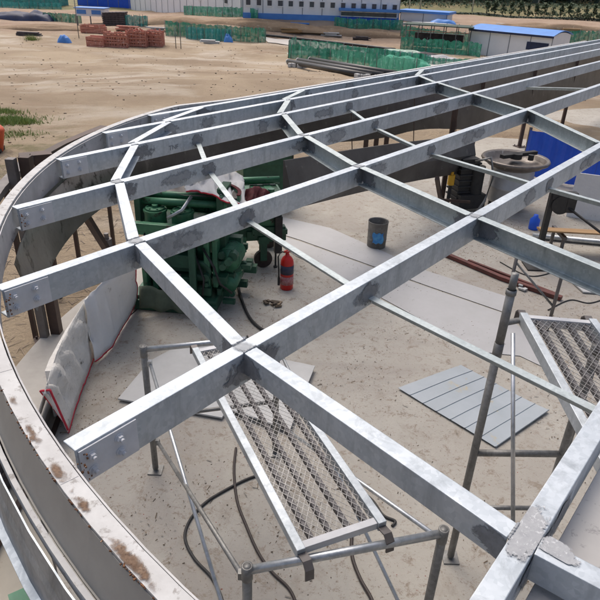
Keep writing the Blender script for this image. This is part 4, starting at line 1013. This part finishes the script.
# red formwork piles: frames of slats
def redpile(label, x0, x1, y, h, seed):
    a, c = gat(x0, y), gat(x1, y+1.0); t = thing('formwork_pile', label, 'formwork pile', a, 'piles of red formwork'); rnd = random.Random(seed); n = 9
    for layer, dy in enumerate((0, .5, 1.0)):
        b = MB()
        for i in range(n+1):
            p = a.lerp(c, i/n)+Vector((rnd.uniform(-.05, .05), dy, 0)); hh = h*rnd.uniform(.75, 1.05)
            b.box(p+Vector((0, 0, hh/2)), (.13, .10, hh), rnd.uniform(-.2, .2))
        for z in [h*k_/5+.1 for k_ in range(5)]:
            p, q = a+Vector((0, dy-.07, z+rnd.uniform(-.06, .06))), c+Vector((0, dy-.07, z+rnd.uniform(-.06, .06))); b.beam(p, q, .07, .12)
        b.build('slat_layer', M['brickred'], t)
    b = MB(); ctr_ = (a+c)/2+Vector((0, .5, h*.42)); b.box(ctr_, ((c-a).length*.96, .9, h*.84), math.atan2(c.y-a.y, c.x-a.x)); b.build('core', M['brickred'], t)
redpile('low left pile of red formwork on the sand beside the kiosk', 88, 104, 46.5, .75, 1)
redpile('middle tall pile of red formwork on the sand', 105, 127, 47, 1.15, 2)
redpile('right pile of red formwork nearest the post', 128, 146, 46.5, 1.35, 3)
redpile('short end pile of red formwork at the far right of the row', 147, 162, 46, 1.25, 4)
redpile('small brown red pile beneath the blue and white kiosk', 82, 103, 33, .75, 5)
def rackpile(label, x0, x1, y, h):
    a, c = gat(x0, y), gat(x1, y); t = thing('timber_stack', label, 'stack', a); b = MB(); rnd = random.Random(9)
    for r_ in range(7):
        for k_ in range(6): p = a.lerp(c, (k_+.5)/6); b.box(p+Vector((0, .5, .12+r_*h/7)), ((c-a).length/6*.9, 1.3, h/7*.8), rnd.uniform(-.06, .06))
    b.build('boards', M['dark_pile'], t)
rackpile('dark brown layered stack right of the kiosk', 104, 125, 25.5, 1.25)
# kiosk
p = gat(91, 25); k = thing('kiosk', 'small blue and white box cabin on thin legs at upper left', 'kiosk', p)
b = MB(); b.box(p+Vector((0, 1, 1.25)), (3.1, 2, .75)); b.build('cabin', M['white_wall'], k)
for dx in (-1.1, .9): b = MB(); b.box(p+Vector((dx*.8, -.02, 1.27)), (1.0, .05, .4)); b.build('window', M['blue_roof'], k)
b = MB(); b.box(p+Vector((0, 1, 1.66)), (3.3, 2.2, .08)); b.build('roof', M['blue_roof'], k)
for dx in (-1.45, 0, 1.45): b = MB(); b.beam(p+Vector((dx, .1, -.1)), p+Vector((dx, .1, .87)), .1, .1); b.build('leg', M['pole'], k)
for (x, y, h, lab) in ((79, 38, 3.2, 'thin post standing on the sand left of the red formwork'), (181, 49, 2.0, 'short post on the sand right of the red formwork'), (176, 48.5, 1.6, 'shorter post beside the post right of the red formwork')):
    p = gat(x, y); b = MB(); b.tube([p-Vector((0, 0, .1)), p+Vector((0, 0, h))], .035, 8); tag(b.build('marker_post', M['pole']), lab, 'post')
# black pipeline edging the haul road
P_ = [gat(x, y) for x, y in ((262, 36), (300, 40), (345, 45), (395, 51))]; b = MB(); b.tube([q+Vector((0, 0, .12)) for q in lerp_path(P_, 20)], .13, 8); tag(b.build('pipeline', M['pipe_black']), 'thin black pipeline along the far edge of the haul road', 'pipeline')
# white prefab building
def prefab(label, xa, ya, xb, yb, h, d, win_rows, nwin, base=None, roof='blue_roof', wall='white_wall', wy=1.6, ww=.9, wh=.9):
    a, c = gat(xa, ya), gat(xb, yb); z0 = min(a.z, c.z)-.1; a.z = c.z = z0; ex = (c-a).normalized(); ey = Vector((-ex.y, ex.x, 0)); L = (c-a).length; ang = math.atan2(ex.y, ex.x)
    t = thing('prefab_building', label, 'building', (a+c)/2)
    b = MB(); b.box((a+c)/2+ey*d/2+Vector((0, 0, h/2)), (L, d, h), ang); b.build('wall', M[wall], t)
    b = MB(); b.box((a+c)/2+ey*d/2+Vector((0, 0, h+.12)), (L+.6, d+.8, .24), ang); b.build('roof', M[roof], t)
    b = MB(); n = int(L/1.9)
    for i in range(n+1): b.box(a+ex*(L*i/n)-ey*.012+Vector((0, 0, h/2)), (.07, .03, h-.02), ang)
    b.build('panel_joint', M['joint'], t)
    if base: b = MB(); b.box((a+c)/2-ey*.05+Vector((0, 0, base/2)), (L+.02, .08, base), ang); b.build('base_band', M['blue_roof'], t)
    for r_ in range(win_rows):
        for i in range(nwin):
            b = MB(); q = a+ex*(L*(i+.5)/nwin)-ey*.03+Vector((0, 0, wy+r_*3)); b.box(q, (ww, .08, wh), ang); w = b.build('window', M['glass'], t)
            f = MB(); f.box(q+Vector((0, 0, wh/2+.05)), (ww+.16, .12, .08), ang); f.box(q-Vector((0, 0, wh/2+.05)), (ww+.16, .12, .08), ang); f.build('frame', M['white_wall'], w)
    return t
prefab('long white prefab building with a row of small windows at the top centre', 243, 17.5, 398, 24.5, 6.2, 6, 2, 15, .75, wy=1.75, ww=.45, wh=.5)
prefab('plain white prefab building left of the windowed one at the top', 131, 9.5, 241, 15.8, 5.8, 6, 1, 5, None, wy=2.9, ww=.6, wh=.5)
prefab('blue sheet clad building at the upper left', 78, 5, 129.5, 8.5, 4, 6, 0, 0, None, wall='blue', roof='blue_roof')
prefab('low blue shed with white panels right of the windowed white building', 341, 22.5, 395, 27, 1.5, 3, 1, 5, None, wall='blue', wy=1.2, ww=1.2, wh=.35)
prefab('pale teal covered shed at the far upper left corner', -30, 4.5, 60, 6.5, 1.8, 4, 0, 0, None, wall='net_teal', roof='white_wall')
# hut with curved blue roof
def hut():
    a, c = gat(468, 53), gat(548, 62); a.z = c.z = min(a.z, c.z)-.1; ex = (c-a).normalized(); ey = Vector((-ex.y, ex.x, 0)); L = (c-a).length; ang = math.atan2(ex.y, ex.x); d = 4.2; h = 2.1
    t = thing('blue_roofed_hut', 'white panelled hut with a blue arched roof beyond the far beams', 'hut', (a+c)/2)
    b = MB(); prof = [(0, 0), (0, h)]+[(d*i/8, h+.26*math.sin(PI*i/8)) for i in range(1, 8)]+[(d, h), (d, 0)]; n = len(prof)
    vs = [a+ey*x+Vector((0, 0, z)) for x, z in prof]+[c+ey*x+Vector((0, 0, z)) for x, z in prof]
    b.add(vs, [tuple(range(n)), tuple(range(2*n-1, n-1, -1))]+[(i, i+n, (i+1) % n+n, (i+1) % n) for i in range(n)]); b.build('wall', M['white_wall'], t)
    b = MB(); pr = [(-.25+(d+.5)*i/10, h-.05+.36*math.sin(PI*i/10)) for i in range(11)]; vs = []
    for base in (a-ex*.2, c+ex*.1):
        for x, z in pr: vs.append(base+ey*x+Vector((0, 0, z+.04)))
        for x, z in pr: vs.append(base+ey*x+Vector((0, 0, z+.10)))
    m = 11; fs = []
    for i in range(m-1): fs += [(m+i, m+i+1, 3*m+i+1, 3*m+i), (i, i+1, 2*m+i+1, 2*m+i), (i, m+i, m+i+1, i+1), (2*m+i, 3*m+i, 3*m+i+1, 2*m+i+1)]
    fs += [(0, m, 3*m, 2*m), (m-1, 2*m-1, 4*m-1, 3*m-1)]
    b.add(vs, fs); b.build('roof', M['blue_roof'], t)
    b = MB(); b.box((a+c)/2-ey*.27+Vector((0, 0, h-.02)), (L+.3, .06, .16), ang); b.build('fascia', M['navy'], t)
    b = MB()
    for i in range(5): b.box(a+ex*(L*i/4)-ey*.012+Vector((0, 0, h/2)), (.06, .04, h-.1), ang)
    b.build('panel_joint', M['joint'], t)
    b = MB(); b.box(a+ex*L*.84-ey*.02+Vector((0, 0, 1.25)), (1.9, .06, .62), ang); b.build('window', M['navy'], t)
hut()
def shed():
    a, c = gat(404, 50), gat(466, 54); t = thing('scaffold_shed', 'open scaffold shed with dark sheets left of the blue roofed hut', 'shed', a)
    ex = (c-a).normalized(); ey = Vector((-ex.y, ex.x, 0)); ang = math.atan2(ex.y, ex.x)
    for s in range(6):
        for dy in (0, 2.5):
            q = a.lerp(c, s/5)+ey*dy; b = MB(); b.tube([q-Vector((0, 0, .1)), q+Vector((0, 0, 2.3))], .04, 6); b.build('pole', M['pole'], t)
    b = MB(); b.box((a+c)/2+ey*1.2+Vector((0, 0, 2.2)), ((c-a).length+.6, 3, .08), ang); b.build('roof', simple('dark_green_roof', (.02, .07, .045), (.04, .05, .04), 2, .7), t)
    b = MB(); b.box((a+c)/2+ey*2.4+Vector((0, 0, .8)), ((c-a).length*.8, .5, 1.2), ang); b.build('stacked_goods', M['dark_pile'], t)
    for z in (.9, 1.7): b = MB(); b.tube([a+Vector((0, 0, z)), c+Vector((0, 0, z))], .03, 6); b.build('ledger', M['brickred'], t)
shed()
heap('yard_clutter', 'grey clutter heap in front of the scaffold shed', 'clutter', 440, 62, 4, 1.5, .45, 'sheet_grey', 12)
heap('yard_clutter', 'blue tarped lump on the terrace above the scaffold shed', 'clutter', 444, 24, 3, 1.5, .5, 'blue_roof', 13)
heap('yard_clutter', 'pale sheeted lump behind the roof of the hut', 'clutter', 430, 26, 8, 2, .35, 'board', 14)
heap('covered_stack', 'long low pale covered stack behind the front net of the green enclosure', 'covered stack', 352, 57, 11, 1.4, .5, 'net_pale', 31)
heap('covered_stack', 'low grey heap between the green enclosure and the shed', 'covered stack', 425, 59, 3.2, 1.2, .5, 'dark_pile', 33)
net_fence('low green net extending from the enclosure toward the shed', [(400, 62), (432, 65), (468, 66)], .6, 'net', seed=24)
def crates(label, x, y, n, mt, seed, s=.5):
    c = gat(x, y); rnd = random.Random(seed); t = thing('material_stack', label, 'material stack', c, 'loose stacks of site material')
    b = MB(); k0 = 0
    for q in range(n):
        L = rnd.uniform(1.2, 2.4)*s*2; p_ = c+Vector((rnd.uniform(-.2, .2), rnd.uniform(-.1, .1), .08+q*.11)); b.box(p_, (L, .5, .10), rnd.uniform(-.15, .15))
    b.build('boards', M[mt], t)
crates('stack of pale boards in front of the long green net fence', 210, 44, 3, 'board', 1)
crates('stack of brown boards left of the small blue bag', 28, 36, 3, 'dark_pile', 2)
crates('reddish board stack between the kiosk and the teal net', 128, 31, 4, 'brickred', 3)
crates('grey board stack on the sand right of the teal net', 158, 31, 3, 'sheet_grey', 4)
crates('timber stack at the foot of the bank above the haul road', 290, 33, 4, 'wood', 5)
crates('white panel stack on the bank behind the haul road', 330, 36, 3, 'board', 6)
crates('dark stack on the bank right of the white panel stack', 362, 40, 3, 'dark_pile', 7)
crates('blue panel stack below the white windowed building', 300, 26.5, 3, 'blue_roof', 8)
crates('red stack on the open earth right of the windowed building', 420, 33, 4, 'brickred', 9)
crates('pale stack on the brown terrace behind the blue roofed hut', 505, 27, 3, 'board', 10)
crates('brown board stack far right on the brown terrace', 570, 32, 3, 'wood', 11)
prefab('low pale site building with blue roof on the terrace right of the blue shed', 400, 20.5, 446, 23, 1.0, 3, 0, 0, None)
for i, (x, y, w_, h_, lb) in enumerate(((255, 30, 16, .9, 'long brown earth ridge below the white building'), (350, 37, 15, .8, 'brown earth ridge right of centre below the green net'), (60, 31, 14, .5, 'low tan ridge in front of the green net on the left'), (560, 33, 16, .9, 'brown earth ridge behind the blue roofed hut on the right'), (205, 33, 9, .6, 'small earth ridge behind the long green fence'))):
    tag(heap('earth_ridge', lb, 'earth ridge', x, y, w_, 2.2, h_, 'earth', 50+i, 26), lb, 'earth ridge')
# trees
def tree(label, px, py, h, w, mt='leaf', n=260, seed=0, group='small conical trees along the upper terrace', name='conifer_tree', conical=True):
    p = gat(px, py); t = thing(name, label, 'tree', p, group); rnd = random.Random(seed)
    b = MB(); b.lathe([(w*.05, -.1), (w*.03, h*.5), (w*.01, h*.9)], p, seg=7)
    for k_ in range(6):
        a = rnd.uniform(0, 6.3); z = h*rnd.uniform(.25, .7); b.tube([p+Vector((0, 0, z)), p+Vector((math.cos(a)*w*.3, math.sin(a)*w*.3, z+h*.08))], w*.015, 5)
    b.build('trunk', M['trunk'], t)
    c = MB(); cl = [(rnd.uniform(.1, 1), rnd.uniform(0, 6.3), rnd.uniform(.35, 1.1)) for _ in range(26)]
    for k_ in range(n):
        zf, a, rr_ = cl[k_ % 26]; prof = (1.05-zf)*.62 if conical else math.sin(PI*min(1, zf*.9+.1))*.5
        r = w*prof*rr_+rnd.gauss(0, w*.07); z = h*(.12+.88*zf)+rnd.gauss(0, h*.045)
        q = p+Vector((math.cos(a)*r+rnd.gauss(0, w*.06), math.sin(a)*r+rnd.gauss(0, w*.06), z)); s = h*rnd.uniform(.05, .10)
        e1 = Vector((rnd.gauss(0, 1), rnd.gauss(0, 1), rnd.gauss(0, 1))).normalized()*s; e2 = e1.orthogonal().normalized()*s*.7
        c.add([q-e1, q+e2, q+e1, q-e2], [(0, 1, 2, 3)])
    c.build('crown', M[mt], t)
nms = ['leftmost', 'second', 'third', 'fourth', 'fifth', 'sixth', 'seventh', 'eighth', 'ninth', 'tenth', 'eleventh', 'twelfth', 'thirteenth', 'fourteenth', 'last']
for i in range(15):
    x = 486+i*8.2; y = 13+i*.5
    lab = (nms[i]+' small conical tree from the left in the terrace row') if i not in (0, 14) else ('leftmost small conical tree in the terrace row' if i == 0 else 'rightmost small conical tree in the terrace row')
    tree(lab, x, y+1.5, 1.75+.25*math.sin(i*2.1), 1.25+.25*math.cos(i*1.7), seed=i)
# hedge line at the foot of the trees and far wood
def foliage_mass(name, label, pts, h, dep, n, mt, seed, s0=.3):
    P = [gat(x, y) for x, y in pts]; rnd = random.Random(seed); c = MB()
    for k_ in range(n):
        t = rnd.random()*(len(P)-1); i = min(int(t), len(P)-2); q = P[i].lerp(P[i+1], t-i)
        dy = rnd.random()*dep; x, y = q.x+rnd.gauss(0, .5), q.y+dy
        hh = h*(.55+.45*noise.noise(Vector((x*.12, y*.1, seed)))+.25*noise.noise(Vector((x*.4, y*.3, seed))))
        z = tz(x, y)+hh*(rnd.random()**.6); s = s0*rnd.uniform(.5, 1.3); p = Vector((x, y, z))
        e1 = Vector((rnd.gauss(0, 1), rnd.gauss(0, 1), rnd.gauss(0, .7))).normalized()*s; e2 = e1.orthogonal().normalized()*s*.8
        c.add([p-e1, p+e2, p+e1, p-e2], [(0, 1, 2, 3)])
    tag(c.build(name, M[mt]), label, 'woodland' if h > 3 else 'hedge', kind='stuff')
foliage_mass('hedge', 'low dark hedge along the edge of the upper terrace', [(400, 13.5), (480, 15), (610, 22)], .45, .6, 4000, 'leaf_dark', 3, .12)
foliage_mass('woodland', 'dark far woodland along the top edge', [(330, 1.5), (400, 3), (500, 4), (640, 7)], 9, 50, 26000, 'leaf_dark', 4, .7)
foliage_mass('scrub', 'olive scrub patches on the far slope', [(400, 7), (500, 8), (620, 12)], .7, 8, 1500, 'leaf', 6, .2)
def lamp(label, x, y, h):
    p = gat(x, y); t = thing('light_pole', label, 'light pole', p, 'tall light poles on the terrace')
    b = MB(); b.tube([p, p+Vector((0, 0, h))], .11, 8); b.build('pole', M['board'], t)
    b = MB(); b.tube([p+Vector((0, 0, h)), p+Vector((1.2, 0, h+.2))], .05, 6); b.box(p+Vector((1.4, 0, h+.2)), (.7, .25, .12)); b.build('lamp_head', M['white_wall'], t)
lamp('tall pale pole above the scaffold shed', 472, 11.5, 9); lamp('tall pale pole left of the scaffold shed', 409, 10, 9); lamp('tall pale pole right of the centre of the tree row', 538, 5.5, 11); lamp('thin pale pole near the low blue shed', 420, 9.5, 9)
# grass tuft and straw on the near left bank
g = MB(); rnd = random.Random(31)
def tuft(px, py, rx, n, h):
    c = gat(px, py)
    for k_ in range(n):
        x, y = c.x+rnd.gauss(0, rx), c.y+rnd.gauss(0, rx*.7); z = tz(x, y); a = rnd.uniform(0, 6.3); w = rnd.uniform(.008, .02); hh = h*rnd.uniform(.4, 1)
        d = Vector((math.cos(a), math.sin(a), 0)); q = Vector((x, y, z-.01)); g.add([q-d*w, q+d*w, q+Vector((math.cos(a+1)*hh*.5, math.sin(a+1)*hh*.5, hh))], [(0, 1, 2)])
tuft(15, 122, .26, 1500, .17); tuft(4, 112, .25, 500, .15); tuft(32, 40, .3, 300, .5); tuft(30, 118, .4, 120, .10); tuft(6, 135, .4, 300, .12)
tag(g.build('grass', M['grass']), 'green grass tufts on the earth at the left', 'grass', kind='stuff')
st = MB()
for k_ in range(2600):
    x, y = rnd.uniform(-7.5, -2.6), rnd.uniform(3, 13)
    if (x-2.98)**2+(y-4.8)**2 < 5.85**2: continue
    z = tz(x, y)+.01; a = rnd.uniform(0, 3.14); d = Vector((math.cos(a), math.sin(a), rnd.uniform(-.1, .2)))*rnd.uniform(.03, .10); w = Vector((-d.y, d.x, 0)).normalized()*.005
    p = Vector((x, y, z)); st.add([p-d-w, p+d-w, p+d+w, p-d+w], [(0, 1, 2, 3)])
tag(st.build('dry_straw', M['hay']), 'dry straw scattered on the earth outside the kerb', 'straw', kind='stuff')
# clods on the sand
cl = MB()
for k_ in range(3200):
    r = rnd.uniform(9, 60); a = rnd.uniform(rad(50), rad(140)); x, y = r*math.cos(a), 2+r*math.sin(a); u_, v_ = Vector((x, y, 0)).dot(DU), Vector((x, y, 0)).dot(DV)
    if v_ < 6.6 and u_ > 4: continue
    if (u_-5.61)**2+(v_-.678)**2 < 6**2: continue
    s = (.004+.02*rnd.random()**3)*(1+r/40); cl.box((x, y, tz(x, y)+s*.2), (s*2, s*1.5, s), rnd.uniform(0, 3))
tag(cl.build('clods', M['hay']), 'small clods and stones scattered across the sand', 'clods', kind='stuff')
# orange machine part at the left edge
p = gat(0, 152); o = thing('orange_drum', 'orange machine end poking in at the left edge', 'machine', p)
b = MB(); b.lathe([(.001, 0), (.22, 0), (.24, .04), (.24, .55), (.2, .6), (.001, .6)], p+Vector((-.2, 0, -.02)), Vector((.25, 0, 1)).normalized(), 20); b.build('shell', M['orange'], o)
b = MB(); b.box(p+Vector((-.2, 0, .04)), (.5, .4, .1), .2); b.build('base', M['black'], o)
print('objects', len(bpy.data.objects))
